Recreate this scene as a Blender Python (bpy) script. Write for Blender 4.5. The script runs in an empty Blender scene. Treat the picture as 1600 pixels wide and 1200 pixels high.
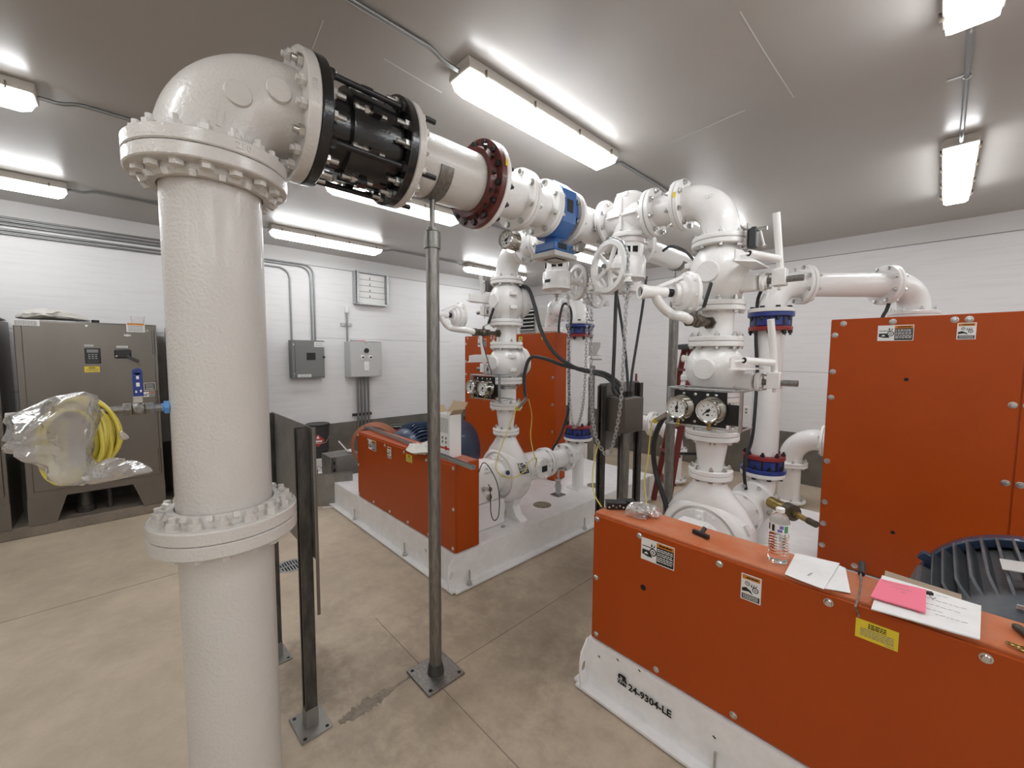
import bpy, math, random
from mathutils import Vector, Matrix, Quaternion, noise
random.seed(7)
V = Vector
PI = math.pi
SC = bpy.context.scene
COL = SC.collection
X, Y, Z = V((1, 0, 0)), V((0, 1, 0)), V((0, 0, 1))

# ------------------------------------------------------------------ materials
MATS = {}
def node(nt, kind, **kw):
    n = nt.nodes.new(kind)
    for k, v in kw.items():
        if k in n.inputs.keys(): n.inputs[k].default_value = v
        else: setattr(n, k, v)
    return n
def mat(name, col, rough=.4, metal=0., bump=0., bscale=60., vary=0., vscale=8., coat=0., col2=None, spec=None, stretch=None, detail=4.):
    """principled material, noise-varied colour and noise bump in object space"""
    m = bpy.data.materials.new(name); m.use_nodes = True
    nt = m.node_tree; b = nt.nodes['Principled BSDF']
    b.inputs['Base Color'].default_value = (*col, 1)
    b.inputs['Roughness'].default_value = rough
    b.inputs['Metallic'].default_value = metal
    if coat: b.inputs['Coat Weight'].default_value = coat; b.inputs['Coat Roughness'].default_value = .12
    if spec is not None: b.inputs['Specular IOR Level'].default_value = spec
    geo = node(nt, 'ShaderNodeNewGeometry')
    src = geo.outputs['Position']
    if stretch:
        mp = node(nt, 'ShaderNodeMapping'); mp.inputs['Scale'].default_value = stretch
        nt.links.new(src, mp.inputs['Vector']); src = mp.outputs['Vector']
    if vary or col2:
        n = node(nt, 'ShaderNodeTexNoise', Scale=vscale, Detail=detail, Roughness=.6)
        nt.links.new(src, n.inputs['Vector'])
        r = node(nt, 'ShaderNodeValToRGB')
        c2 = col2 or tuple(max(0, c * (1 - vary)) for c in col)
        r.color_ramp.elements[0].color = (*c2, 1); r.color_ramp.elements[0].position = .35
        r.color_ramp.elements[1].color = (*col, 1); r.color_ramp.elements[1].position = .65
        nt.links.new(n.outputs['Fac'], r.inputs['Fac'])
        nt.links.new(r.outputs['Color'], b.inputs['Base Color'])
    if bump:
        n2 = node(nt, 'ShaderNodeTexNoise', Scale=bscale, Detail=3.)
        nt.links.new(src, n2.inputs['Vector'])
        bp = node(nt, 'ShaderNodeBump', Strength=bump, Distance=.01)
        nt.links.new(n2.outputs['Fac'], bp.inputs['Height'])
        nt.links.new(bp.outputs['Normal'], b.inputs['Normal'])
    MATS[name] = m
    return m
def emit(name, col, s):
    m = bpy.data.materials.new(name); m.use_nodes = True
    b = m.node_tree.nodes['Principled BSDF']
    b.inputs['Base Color'].default_value = (.9, .9, .9, 1)
    b.inputs['Emission Color'].default_value = (*col, 1); b.inputs['Emission Strength'].default_value = s
    MATS[name] = m
def film(name, tint, trans, diff, rough=.22):
    """thin wrinkled plastic film: partly clear, partly milky, glossy"""
    m = bpy.data.materials.new(name); m.use_nodes = True
    nt = m.node_tree; nt.nodes.clear()
    o = node(nt, 'ShaderNodeOutputMaterial')
    t = node(nt, 'ShaderNodeBsdfTransparent'); d = node(nt, 'ShaderNodeBsdfDiffuse', Color=(*tint, 1)); g = node(nt, 'ShaderNodeBsdfGlossy', Roughness=rough)
    m1 = node(nt, 'ShaderNodeMixShader', Fac=diff); m2 = node(nt, 'ShaderNodeMixShader', Fac=1 - trans)
    mg = node(nt, 'ShaderNodeMixShader')
    geo = node(nt, 'ShaderNodeNewGeometry'); n2 = node(nt, 'ShaderNodeTexNoise', Scale=28., Detail=3.)
    nt.links.new(geo.outputs['Position'], n2.inputs['Vector'])
    bp = node(nt, 'ShaderNodeBump', Strength=.35, Distance=.02); nt.links.new(n2.outputs['Fac'], bp.inputs['Height'])
    nt.links.new(bp.outputs['Normal'], g.inputs['Normal']); nt.links.new(bp.outputs['Normal'], d.inputs['Normal'])
    fr = node(nt, 'ShaderNodeFresnel', IOR=1.5); nt.links.new(bp.outputs['Normal'], fr.inputs['Normal'])
    nt.links.new(t.outputs[0], m2.inputs[1]); nt.links.new(d.outputs[0], m2.inputs[2])
    sc_ = node(nt, 'ShaderNodeMath', operation='MULTIPLY'); sc_.inputs[1].default_value = .55; nt.links.new(fr.outputs[0], sc_.inputs[0])
    nt.links.new(sc_.outputs[0], mg.inputs[0]); nt.links.new(m2.outputs[0], mg.inputs[1]); nt.links.new(g.outputs[0], mg.inputs[2])
    nt.links.new(mg.outputs[0], o.inputs[0])
    nt.nodes.remove(m1)
    MATS[name] = m

mat('white_paint', (.87, .855, .84), .26, bump=.16, bscale=130, coat=.3, vary=.03, vscale=5)
mat('white_pipe', (.65, .62, .585), .30, bump=.35, bscale=95, coat=.3, vary=.03, vscale=5)
mat('grey_primer', (.50, .48, .46), .45, bump=.1, bscale=120)
mat('skid_white', (.88, .865, .86), .34, bump=.12, bscale=70, vary=.08, vscale=14)
mat('orange', (.405, .06, .002), .34, bump=.1, bscale=260, spec=.32, vary=.06, vscale=3)
mat('orange_dusty', (.50, .115, .025), .5, bump=.1, bscale=200, col2=(.52, .19, .095), vscale=9, detail=8)
mat('motor_blue', (.035, .06, .115), .36, bump=.2, bscale=90, coat=.3, vary=.25, vscale=12)
mat('motor_grey', (.075, .085, .10), .42, bump=.2, bscale=80, col2=(.13, .135, .14), vscale=8)
mat('meter_blue', (.035, .13, .37), .34, bump=.15, bscale=150, coat=.3)
mat('coupling_blue', (.015, .035, .22), .33, bump=.15, bscale=120, coat=.3)
mat('coupling_red', (.27, .025, .025), .4, bump=.2, bscale=120)
mat('primer_red', (.115, .022, .017), .38, bump=.2, bscale=120, coat=.2)
mat('ladder_red', (.16, .024, .02), .4)
mat('black_gloss', (.010, .010, .011), .22, bump=.12, bscale=80, coat=.4)
mat('black_metal', (.014, .013, .013), .4, bump=.1)
mat('black_rubber', (.016, .017, .018), .5, bump=.1, bscale=200)
mat('grey_hose', (.045, .048, .05), .45)
mat('zinc', (.62, .62, .60), .28, 1., bump=.1, bscale=200)
mat('steel', (.31, .295, .275), .42, .9, bump=.12, bscale=60, vary=.35, vscale=16, stretch=(6, 6, 1))
mat('dark_steel', (.105, .095, .087), .5, .55, bump=.15, bscale=50, vary=.5, vscale=11, stretch=(4, 4, 1))
mat('stainless', (.205, .187, .166), .36, .9, bump=.05, bscale=200, vary=.12, vscale=2.5, stretch=(1, 1, .4))
mat('chrome', (.58, .56, .52), .16, 1.)
mat('brass', (.50, .37, .13), .32, 1., vary=.4, vscale=30)
mat('bronze_dark', (.13, .11, .085), .45, .8)
mat('galv', (.52, .53, .53), .38, .85, vary=.2, vscale=40)
mat('conduit', (.30, .305, .305), .36, .85)
mat('box_grey', (.19, .195, .19), .4, vary=.05)
mat('box_light', (.52, .525, .52), .38)
mat('box_tan', (.36, .35, .325), .45)
mat('white_plastic', (.82, .82, .80), .35)
mat('paper', (.80, .79, .78), .7, vary=.06, vscale=20)
mat('pink', (.86, .19, .28), .65)
mat('cardboard', (.42, .31, .20), .8)
mat('kraft', (.33, .25, .18), .7)
mat('ink', (.012, .012, .012), .6)
mat('ink_grey', (.25, .25, .25), .7)
mat('yellow', (.78, .60, .03), .42)
mat('yellow_cable', (.66, .56, .09), .35)
mat('label_orange', (.62, .21, .02), .45)
mat('label_white', (.80, .79, .77), .45)
mat('label_red', (.45, .025, .03), .5)
mat('gauge_face', (.80, .80, .79), .4)
mat('hazard_red', (.40, .04, .035), .5)
mat('hose_orange', (.34, .125, .065), .5)
mat('blue_handle', (.015, .04, .22), .35)
mat('blue_fitting', (.12, .30, .62), .4)
mat('trim_white', (.66, .65, .645), .5, bump=.1, bscale=80)
mat('groove', (.10, .095, .09), .8)
mat('grout', (.30, .255, .20), .85, bump=.5, bscale=60, vary=.35, vscale=30)
mat('cloth', (.62, .60, .56), .8, bump=.4, bscale=40)
mat('plate_steel', (.29, .275, .255), .45, .4, bump=.1, bscale=40, vary=.3, vscale=6)
mat('joint', (.20, .17, .135), .85)
mat('void', (.004, .004, .004), .8)
mat('bucket', (.035, .038, .04), .4)
mat('knee_concrete', (.17, .155, .13), .82, bump=.3, bscale=40, vary=.28, vscale=5, detail=8)
mat('plinth', (.24, .20, .155), .8, bump=.4, bscale=40, vary=.25, vscale=9)
mat('fixture', (.50, .465, .42), .4)
mat('lid_grey', (.55, .54, .52), .38)
film('bag_film', (.52, .49, .46), .56, .5)
film('clear_film', (.75, .72, .70), .66, .4)
emit('lens', (.955, .98, 1.), 9.5)

def glassy(name, col, rough, ior):
    m = bpy.data.materials.new(name); m.use_nodes = True
    b = m.node_tree.nodes['Principled BSDF']
    b.inputs['Base Color'].default_value = (*col, 1); b.inputs['Roughness'].default_value = rough
    b.inputs['Transmission Weight'].default_value = 1.; b.inputs['IOR'].default_value = ior
    MATS[name] = m
glassy('clear_plastic', (.97, .96, .95), .04, 1.2)

def m_floor():
    m = bpy.data.materials.new('concrete_floor'); m.use_nodes = True; nt = m.node_tree; b = nt.nodes['Principled BSDF']
    L = nt.links.new
    geo = node(nt, 'ShaderNodeNewGeometry'); pos = geo.outputs['Position']
    n1 = node(nt, 'ShaderNodeTexNoise', Scale=1.3, Detail=8., Roughness=.62); L(pos, n1.inputs['Vector'])
    n2 = node(nt, 'ShaderNodeTexNoise', Scale=7., Detail=9., Roughness=.72, Distortion=.15); L(pos, n2.inputs['Vector'])
    r1 = node(nt, 'ShaderNodeValToRGB'); r1.color_ramp.elements[0].position = .36; r1.color_ramp.elements[1].position = .66
    r1.color_ramp.elements[0].color = (.46, .38, .285, 1); r1.color_ramp.elements[1].color = (.63, .52, .395, 1)
    L(n1.outputs['Fac'], r1.inputs['Fac'])
    r2 = node(nt, 'ShaderNodeValToRGB'); r2.color_ramp.elements[0].position = .33; r2.color_ramp.elements[1].position = .60
    r2.color_ramp.elements[0].color = (.72, .71, .70, 1); r2.color_ramp.elements[1].color = (1, 1, 1, 1)
    L(n2.outputs['Fac'], r2.inputs['Fac'])
    mx = node(nt, 'ShaderNodeMix', data_type='RGBA', blend_type='MULTIPLY'); mx.inputs['Factor'].default_value = .5
    L(r1.outputs['Color'], mx.inputs['A']); L(r2.outputs['Color'], mx.inputs['B'])
    # worn, dirty lane between the skids and near the posts (a stain with its own shape)
    def blob(cx, cy, rx, ry, prev, dark):
        s = node(nt, 'ShaderNodeMapping'); s.vector_type = 'POINT'
        s.inputs['Location'].default_value = (-cx / rx, -cy / ry, 0); s.inputs['Scale'].default_value = (1 / rx, 1 / ry, 0)
        L(pos, s.inputs['Vector'])
        ln = node(nt, 'ShaderNodeVectorMath', operation='LENGTH'); L(s.outputs[0], ln.inputs[0])
        ad = node(nt, 'ShaderNodeMath', operation='MULTIPLY_ADD'); L(n2.outputs['Fac'], ad.inputs[0]); ad.inputs[1].default_value = 1.4; L(ln.outputs['Value'], ad.inputs[2])
        rr = node(nt, 'ShaderNodeValToRGB'); rr.color_ramp.elements[0].position = .55; rr.color_ramp.elements[1].position = .95
        mr = node(nt, 'ShaderNodeMath', operation='MULTIPLY'); L(ad.outputs[0], mr.inputs[0]); mr.inputs[1].default_value = .5
        rr.color_ramp.elements[0].color = (*dark, 1); rr.color_ramp.elements[1].color = (1, 1, 1, 1); L(mr.outputs[0], rr.inputs['Fac'])
        q = node(nt, 'ShaderNodeMix', data_type='RGBA', blend_type='MULTIPLY'); q.inputs['Factor'].default_value = 1.
        L(prev, q.inputs['A']); L(rr.outputs['Color'], q.inputs['B']); return q.outputs['Result']
    c = mx.outputs['Result']
    c = blob(-1.65, 1.2, .95, .75, c, (.80, .78, .765))
    c = blob(-1.7, 2.0, .55, 1.2, c, (.80, .785, .765))
    c = blob(-2.15, .62, .30, .16, c, (.55, .52, .50))
    L(c, b.inputs['Base Color'])
    rr = node(nt, 'ShaderNodeMapRange'); rr.inputs['To Min'].default_value = .42; rr.inputs['To Max'].default_value = .62
    L(n2.outputs['Fac'], rr.inputs['Value']); L(rr.outputs[0], b.inputs['Roughness'])
    bp = node(nt, 'ShaderNodeBump', Strength=.15, Distance=.01); L(n2.outputs['Fac'], bp.inputs['Height']); L(bp.outputs[0], b.inputs['Normal'])
    MATS['floor'] = m
def m_wall(name, base, rough, scr):
    """painted plywood: faint horizontal grain and a few knocks"""
    m = bpy.data.materials.new(name); m.use_nodes = True; nt = m.node_tree; b = nt.nodes['Principled BSDF']
    L = nt.links.new
    geo = node(nt, 'ShaderNodeNewGeometry'); pos = geo.outputs['Position']
    mp = node(nt, 'ShaderNodeMapping'); mp.inputs['Scale'].default_value = (1.2, 1.2, 16.); L(pos, mp.inputs['Vector'])
    n1 = node(nt, 'ShaderNodeTexNoise', Scale=1.6, Detail=8., Roughness=.65); L(mp.outputs[0], n1.inputs['Vector'])
    r1 = node(nt, 'ShaderNodeValToRGB'); r1.color_ramp.elements[0].position = .30; r1.color_ramp.elements[1].position = .52
    r1.color_ramp.elements[0].color = (*(c * scr for c in base), 1); r1.color_ramp.elements[1].color = (*base, 1)
    L(n1.outputs['Fac'], r1.inputs['Fac']); L(r1.outputs['Color'], b.inputs['Base Color'])
    b.inputs['Roughness'].default_value = rough
    bp = node(nt, 'ShaderNodeBump', Strength=.18, Distance=.01); L(n1.outputs['Fac'], bp.inputs['Height']); L(bp.outputs[0], b.inputs['Normal'])
    MATS[name] = m
m_floor()
m_wall('wall', (.77, .765, .765), .5, .93)
mat('ceiling', (.44, .415, .39), .30, bump=.10, bscale=9, vary=.04, vscale=2)

# ------------------------------------------------------------------ mesh builder
def frame(axis):
    a = V(axis).normalized()
    u = a.cross(Z) if abs(a.z) < .95 else a.cross(X)
    u.normalize(); return a, u, a.cross(u).normalized()
class MB:
    def __init__(s, m='white_paint'): s.v = []; s.f = []; s.mi = []; s.m = m
    def add(s, vs, fs):
        o = len(s.v); s.v += [V(p) for p in vs]
        for f in fs: s.f.append([i + o for i in f]); s.mi.append(s.m)
        return s
    def box(s, c, d, rot=None):
        c = V(c); h = V(d) / 2; vs = []
        for i in range(8):
            p = V((h.x * (1 if i & 1 else -1), h.y * (1 if i & 2 else -1), h.z * (1 if i & 4 else -1)))
            if rot: p = rot @ p
            vs.append(c + p)
        return s.add(vs, [(0, 2, 3, 1), (4, 5, 7, 6), (0, 1, 5, 4), (2, 6, 7, 3), (0, 4, 6, 2), (1, 3, 7, 5)])
    def bar(s, p0, p1, w, h, up=Z):
        p0, p1 = V(p0), V(p1); a = (p1 - p0); l = a.length; a.normalize()
        u = a.cross(V(up));
        if u.length < 1e-4: u = a.cross(X)
        u.normalize(); w2 = u.cross(a)
        vs = [p + u * (w / 2 * i) + w2 * (h / 2 * j) for p in (p0, p1) for i, j in ((-1, -1), (1, -1), (1, 1), (-1, 1))]
        return s.add(vs, [(0, 3, 2, 1), (4, 5, 6, 7), (0, 1, 5, 4), (1, 2, 6, 5), (2, 3, 7, 6), (3, 0, 4, 7)])
    def lathe(s, prof, o, axis, n=32, a0=0., a1=2 * PI):
        a, u, w = frame(axis); o = V(o); full = abs(a1 - a0 - 2 * PI) < 1e-6
        k = n if full else n + 1; base = len(s.v); vs = []; fs = []; idx = []
        for t, r in prof:
            if r < 1e-6: idx.append([len(vs)] * k); vs.append(o + a * t)
            else:
                idx.append(list(range(len(vs), len(vs) + k)))
                for i in range(k):
                    th = a0 + (a1 - a0) * i / n
                    vs.append(o + a * t + (u * math.cos(th) + w * math.sin(th)) * r)
        for A, B in zip(idx, idx[1:]):
            for i in range(n):
                j = (i + 1) % k
                q = [A[i], A[j], B[j], B[i]]; q = [x for n_, x in enumerate(q) if x not in q[:n_]]
                if len(q) > 2: fs.append(q)
        return s.add(vs, fs)
    def cyl(s, p0, p1, r, r2=None, n=20):
        p0, p1 = V(p0), V(p1); l = (p1 - p0).length; r2 = r if r2 is None else r2
        return s.lathe([(0, 0), (0, r), (l, r2), (l, 0)], p0, p1 - p0, n)
    def ring(s, p0, p1, ro, ri, n=40):
        p0, p1 = V(p0), V(p1); l = (p1 - p0).length; c = min(.004, l * .2)
        return s.lathe([(0, ri), (0, ro - c), (c, ro), (l - c, ro), (l, ro - c), (l, ri), (0, ri)], p0, p1 - p0, n)
    def tube(s, pts, r, n=10, closed=False, caps=True):
        pts = [V(p) for p in pts]; m = len(pts); T = []
        for i in range(m):
            a = pts[(i + 1) % m] if (closed or i < m - 1) else pts[i]; b = pts[i - 1] if (closed or i > 0) else pts[i]
            T.append((a - b).normalized())
        u = frame(T[0])[1]; vs = []; fs = []
        rr = r if isinstance(r, (list, tuple)) else [r] * m
        for i in range(m):
            u = (u - T[i] * u.dot(T[i]))
            u.normalize(); w = T[i].cross(u)
            for k in range(n):
                th = 2 * PI * k / n; vs.append(pts[i] + (u * math.cos(th) + w * math.sin(th)) * rr[i])
        for i in range(m if closed else m - 1):
            A = i * n; B = ((i + 1) % m) * n
            for k in range(n): fs.append((A + k, A + (k + 1) % n, B + (k + 1) % n, B + k))
        if caps and not closed: fs.append(tuple(reversed(range(n)))); fs.append(tuple(range((m - 1) * n, m * n)))
        return s.add(vs, fs)
    def prism(s, poly, ext):
        poly = [V(p) for p in poly]; e = V(ext); n = len(poly)
        return s.add(poly + [p + e for p in poly], [tuple(reversed(range(n))), tuple(range(n, 2 * n))] + [(i, (i + 1) % n, n + (i + 1) % n, n + i) for i in range(n)])
    def hex(s, p, axis, r, h, n=6, rot=0.):
        a, u, w = frame(axis); p = V(p)
        poly = [p + (u * math.cos(rot + 2 * PI * i / n) + w * math.sin(rot + 2 * PI * i / n)) * r for i in range(n)]
        return s.prism(poly, a * h)
    def sphere(s, c, r, n=20, sc=(1, 1, 1)):
        c = V(c); k = n // 2; o = len(s.v)
        m2 = MB(s.m); m2.lathe([(-r * math.cos(PI * i / k), r * math.sin(PI * i / k)) for i in range(k + 1)], (0, 0, 0), Z, n)
        return s.add([c + V((p.x * sc[0], p.y * sc[1], p.z * sc[2])) for p in m2.v], m2.f)
    def torus(s, c, axis, R, r, n=40, m=10):
        a, u, w = frame(axis); c = V(c)
        return s.tube([c + (u * math.cos(2 * PI * i / n) + w * math.sin(2 * PI * i / n)) * R for i in range(n)], r, m, closed=True)
    def pillow(s, outline, nrm, th, rings=7, wr=.3, seed=0., fr=18.):
        """lumpy closed bag: star-shaped outline, thickness th, wrinkled"""
        outline = [V(p) for p in outline]; n_ = V(nrm).normalized(); c = sum(outline, V()) / len(outline)
        N = len(outline); vs = []; fs = []
        def pt(i, k, sgn):
            rho = k / rings; p = c.lerp(outline[i], rho)
            w = 1 + wr * 2 * (noise.noise(p * fr + V((seed, seed * 2, 0)))) + wr * noise.noise(p * fr * 2.7)
            return p + n_ * (sgn * th * math.sqrt(max(0, 1 - rho ** 2)) * w)
        for sgn in (1, -1):
            o = len(vs); vs.append(c + n_ * sgn * th)
            for k in range(1, rings + 1):
                for i in range(N): vs.append(pt(i, k, sgn))
            for i in range(N):
                j = (i + 1) % N; q = (o, o + 1 + i, o + 1 + j); fs.append(q if sgn > 0 else tuple(reversed(q)))
                for k in range(rings - 1):
                    a = o + 1 + k * N; b = a + N; q = (a + i, b + i, b + j, a + j); fs.append(q if sgn > 0 else tuple(reversed(q)))
        return s.add(vs, fs)
    def mesh(s, name, base=V((0, 0, 0)), angle=38):
        me = bpy.data.meshes.new(name); base = V(base)
        me.from_pydata([p - base for p in s.v], [], s.f)
        names = []
        for k in s.mi:
            if k not in names: names.append(k)
        for k in names: me.materials.append(MATS[k])
        me.polygons.foreach_set('material_index', [names.index(k) for k in s.mi])
        me.polygons.foreach_set('use_smooth', [True] * len(me.polygons))
        me.update(); me.set_sharp_from_angle(angle=math.radians(angle))
        return me

def smooth(pts, k=6, closed=False):
    """Catmull-Rom through the given points"""
    P = [V(p) for p in pts]; out = []; n = len(P)
    for i in range(n if closed else n - 1):
        g = (lambda j: P[j % n]) if closed else (lambda j: P[max(0, min(n - 1, j))])
        a, b, c, d = g(i - 1), g(i), g(i + 1), g(i + 2)
        for j in range(k):
            t = j / k
            out.append(.5 * ((2 * b) + (c - a) * t + (2 * a - 5 * b + 4 * c - d) * t * t + (3 * b - a - 3 * c + d) * t ** 3))
    if not closed: out.append(P[-1])
    return out
def fillet(pts, r, k=8):
    """polyline with rounded corners"""
    P = [V(p) for p in pts]; out = [P[0]]
    for a, b, c in zip(P, P[1:], P[2:]):
        d1 = (a - b).normalized(); d2 = (c - b).normalized(); q0 = b + d1 * r; q1 = b + d2 * r
        for i in range(k + 1):
            t = i / k; out.append(q0.lerp(b, t).lerp(b.lerp(q1, t), t))
    out.append(P[-1]); return out

# ------------------------------------------------------------------ things
def tag(o, label, cat=None, group=None, kind=None):
    if label: o['label'] = label
    if cat: o['category'] = cat
    if group: o['group'] = group
    if kind: o['kind'] = kind
    return o
def thing(name, label, cat, base, group=None):
    o = bpy.data.objects.new(name, None); COL.objects.link(o); o.location = base; o.empty_display_size = .1
    return tag(o, label, cat, group)
def wloc(o):
    p = V((0, 0, 0))
    while o: p += o.location; o = o.parent
    return p
def part(parent, name, mb, label=None, bevel=0., angle=38, seg=2):
    o = bpy.data.objects.new(name, mb.mesh(name, wloc(parent), angle)); COL.objects.link(o); o.parent = parent
    if label: o['label'] = label
    if bevel:
        b = o.modifiers.new('bevel', 'BEVEL'); b.width = bevel; b.segments = seg; b.limit_method = 'ANGLE'; b.angle_limit = math.radians(50)
    return o
def solo(name, mb, label, cat, base=None, group=None, bevel=0., angle=38):
    if base is None:
        xs = [p.x for p in mb.v]; ys = [p.y for p in mb.v]; zs = [p.z for p in mb.v]
        base = ((min(xs) + max(xs)) / 2, (min(ys) + max(ys)) / 2, min(zs))
    o = bpy.data.objects.new(name, mb.mesh(name, V(base), angle)); COL.objects.link(o); o.location = base
    if bevel:
        b = o.modifiers.new('bevel', 'BEVEL'); b.width = bevel; b.segments = 2; b.limit_method = 'ANGLE'; b.angle_limit = math.radians(50)
    return tag(o, label, cat, group)
def struct(name, mb, bevel=0.):
    o = solo(name, mb, None, None, base=(0, 0, 0), bevel=bevel); o['kind'] = 'structure'; return o
def copy_tree(o, parent=None):
    c = o.copy(); COL.objects.link(c); c.parent = parent
    for ch in o.children: copy_tree(ch, c)
    return c
BOLTS = {}
def bolt_mesh(key, size, grip, m, kind='bolt'):
    """hex head and washer below z=0, nut with stub of thread above z=grip (mesh along +z)"""
    k = (key, size, grip, m, kind)
    if k in BOLTS: return BOLTS[k]
    b = MB(m); r = size
    if kind == 'bolt':
        b.lathe([(0, 0), (0, r * 1.18), (-.003, r * 1.18), (-.003, 0)], (0, 0, 0), Z, 12)
        b.hex((0, 0, -.003 - r * .75), Z, r, r * .75)
        b.lathe([(grip, 0), (grip, r * 1.18), (grip + .003, r * 1.18), (grip + .003, 0)], (0, 0, 0), Z, 12)
        b.hex((0, 0, grip + .003), Z, r, r * .9); b.cyl((0, 0, -.002), (0, 0, grip + .004), r * .5, n=8)
        b.cyl((0, 0, grip + r * .9), (0, 0, grip + r * 1.9), r * .55, n=8)
    elif kind == 'screw':
        b.lathe([(0, 0), (0, r * 1.25), (.002, r * 1.25), (.002, 0)], (0, 0, 0), Z, 12)
        b.hex((0, 0, .002), Z, r, r * .7)
    elif kind == 'dome':
        b.lathe([(0, 0), (0, r * 1.3), (.002, r * 1.3), (.0025, r), (r * .7, r * .75), (r * .8, 0)], (0, 0, 0), Z, 12)
    elif kind == 'square':
        b.hex((0, 0, 0), Z, r, r * 1.5, n=4, rot=PI / 4); b.cyl((0, 0, -r * 2), (0, 0, 0), r * .6, n=8)
    elif kind == 'nut':
        b.hex((0, 0, 0), Z, r, r * .95); b.cyl((0, 0, r * .9), (0, 0, grip), r * .55, n=8)
    BOLTS[k] = b.mesh(key); return BOLTS[k]
def put(parent, name, me, p, axis, roll=0.):
    o = bpy.data.objects.new(name, me); COL.objects.link(o); o.parent = parent
    o.location = V(p) - wloc(parent); o.rotation_mode = 'QUATERNION'
    o.rotation_quaternion = V(axis).to_track_quat('Z', 'Y') @ Quaternion((0, 0, 1), roll)
    return o
def circle(c, axis, R, n, ph=0.):
    a, u, w = frame(axis); c = V(c)
    return [c + (u * math.cos(ph + 2 * PI * i / n) + w * math.sin(ph + 2 * PI * i / n)) * R for i in range(n)]
def bolts(parent, c, axis, R, n, grip, size=.013, m='zinc', ph=None, name='bolt', kind='bolt'):
    me = bolt_mesh(name, size, round(grip, 4), m, kind)
    for p in circle(c, axis, R, n, PI / n if ph is None else ph): put(parent, name, me, p, axis, random.random())
def text_part(parent, s, size, m, p, xd, up, name='lettering', depth=.0006, align='CENTER', bold=0.):
    cu = bpy.data.curves.new('t', 'FONT'); cu.body = s; cu.size = size; cu.extrude = depth; cu.align_x = align; cu.align_y = 'CENTER'; cu.offset = bold; cu.resolution_u = 2
    t = bpy.data.objects.new('t', cu); COL.objects.link(t)
    me = bpy.data.meshes.new_from_object(t.evaluated_get(bpy.context.evaluated_depsgraph_get()))
    bpy.data.objects.remove(t); me.materials.clear(); me.materials.append(MATS[m])
    xd = V(xd).normalized(); up = V(up); up = (up - xd * up.dot(xd)).normalized(); nz = xd.cross(up)
    M = Matrix((xd, up, nz)).transposed().to_4x4()
    me.transform(M); me.name = name
    o = bpy.data.objects.new(name, me); COL.objects.link(o); o.parent = parent; o.location = V(p) - wloc(parent)
    return o

# ------------------------------------------------------------------ camera (and pixel -> point on a plane of the room)
YAW, PIT, ROL, FPX, EYE = math.radians(46.35), math.radians(4.12), math.radians(-.354), 638., V((0, 0, 1.65))
_F = V((-math.sin(YAW) * math.cos(PIT), math.cos(YAW) * math.cos(PIT), -math.sin(PIT)))
_r = V((math.cos(YAW), math.sin(YAW), 0)); _d = _F.cross(_r)
CR = _r * math.cos(ROL) + _d * math.sin(ROL); CD = -_r * math.sin(ROL) + _d * math.cos(ROL)
cd = bpy.data.cameras.new('camera'); cam = bpy.data.objects.new('camera', cd); COL.objects.link(cam)
cd.sensor_width = 36; cd.lens = FPX / 1600 * 36; cd.clip_start = .02
cam.matrix_world = Matrix.Translation(EYE) @ Matrix((CR, -CD, -_F)).transposed().to_4x4()
SC.camera = cam
def U(px, py, x=None, y=None, z=None, d=None):
    k = CR * ((px - 800) / FPX) + CD * ((py - 600) / FPX) + _F
    t = d if d is not None else ((x - EYE.x) / k.x if x is not None else (y - EYE.y) / k.y if y is not None else (z - EYE.z) / k.z)
    return EYE + k * t
# ------------------------------------------------------------------ setting
XL, XR, YB, YF, CEIL, KN = -6.15, 4.4, 6.32, -5.2, 3.068, .62
struct('floor', MB('floor').box(((XL + XR) / 2, (YB + YF) / 2, -.1), (XR - XL + .6, YB - YF + .6, .2)))
struct('ceiling', MB('ceiling').box(((XL + XR) / 2, (YB + YF) / 2, CEIL + .1), (XR - XL + .6, YB - YF + .6, .2)))
struct('wall_left', MB('wall').box((XL - .1, (YB + YF) / 2, CEIL / 2), (.2, YB - YF, CEIL)))
struct('wall_back', MB('wall').box(((XL + XR) / 2, YB + .1, CEIL / 2), (XR - XL, .2, CEIL)))
struct('wall_right', MB('wall').box((XR + .1, (YB + YF) / 2, CEIL / 2), (.2, YB - YF, CEIL)))
struct('wall_front', MB('wall').box(((XL + XR) / 2, YF - .1, CEIL / 2), (XR - XL, .2, CEIL)))
struct('baseboard_left', MB('knee_concrete').box((XL + .0125, (YB + YF) / 2, KN / 2), (.025, YB - YF, KN)))
struct('baseboard_back', MB('knee_concrete').box(((XL + XR) / 2, YB - .0125, KN / 2 + .02), (XR - XL - .05, .025, KN + .04)))
struct('trim_1', MB('trim_white').box((XL + .004, (YB + YF) / 2, CEIL - .095), (.008, YB - YF, .19)))
struct('trim_2', MB('trim_white').box(((XL + XR) / 2, YB - .004, CEIL - .095), (XR - XL - .02, .008, .19)))
m = MB('groove'); m.box((XL + .009, (YB + YF) / 2, CEIL - .193), (.002, YB - YF, .005)); m.box(((XL + XR) / 2, YB - .009, CEIL - .193), (XR - XL - .03, .002, .005))
for y0, y1, z in ((-2, 1.2, 1.87), (2.0, 4.3, 1.87), (-2, .2, 1.26)): m.box((XL + .0007, (y0 + y1) / 2, z), (.0014, y1 - y0, .003))
for x0, x1, z in ((-2.6, 1.0, 1.45),): m.box(((x0 + x1) / 2, YB - .0007, z), (x1 - x0, .0014, .003))
struct('trim_3', m)
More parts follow.
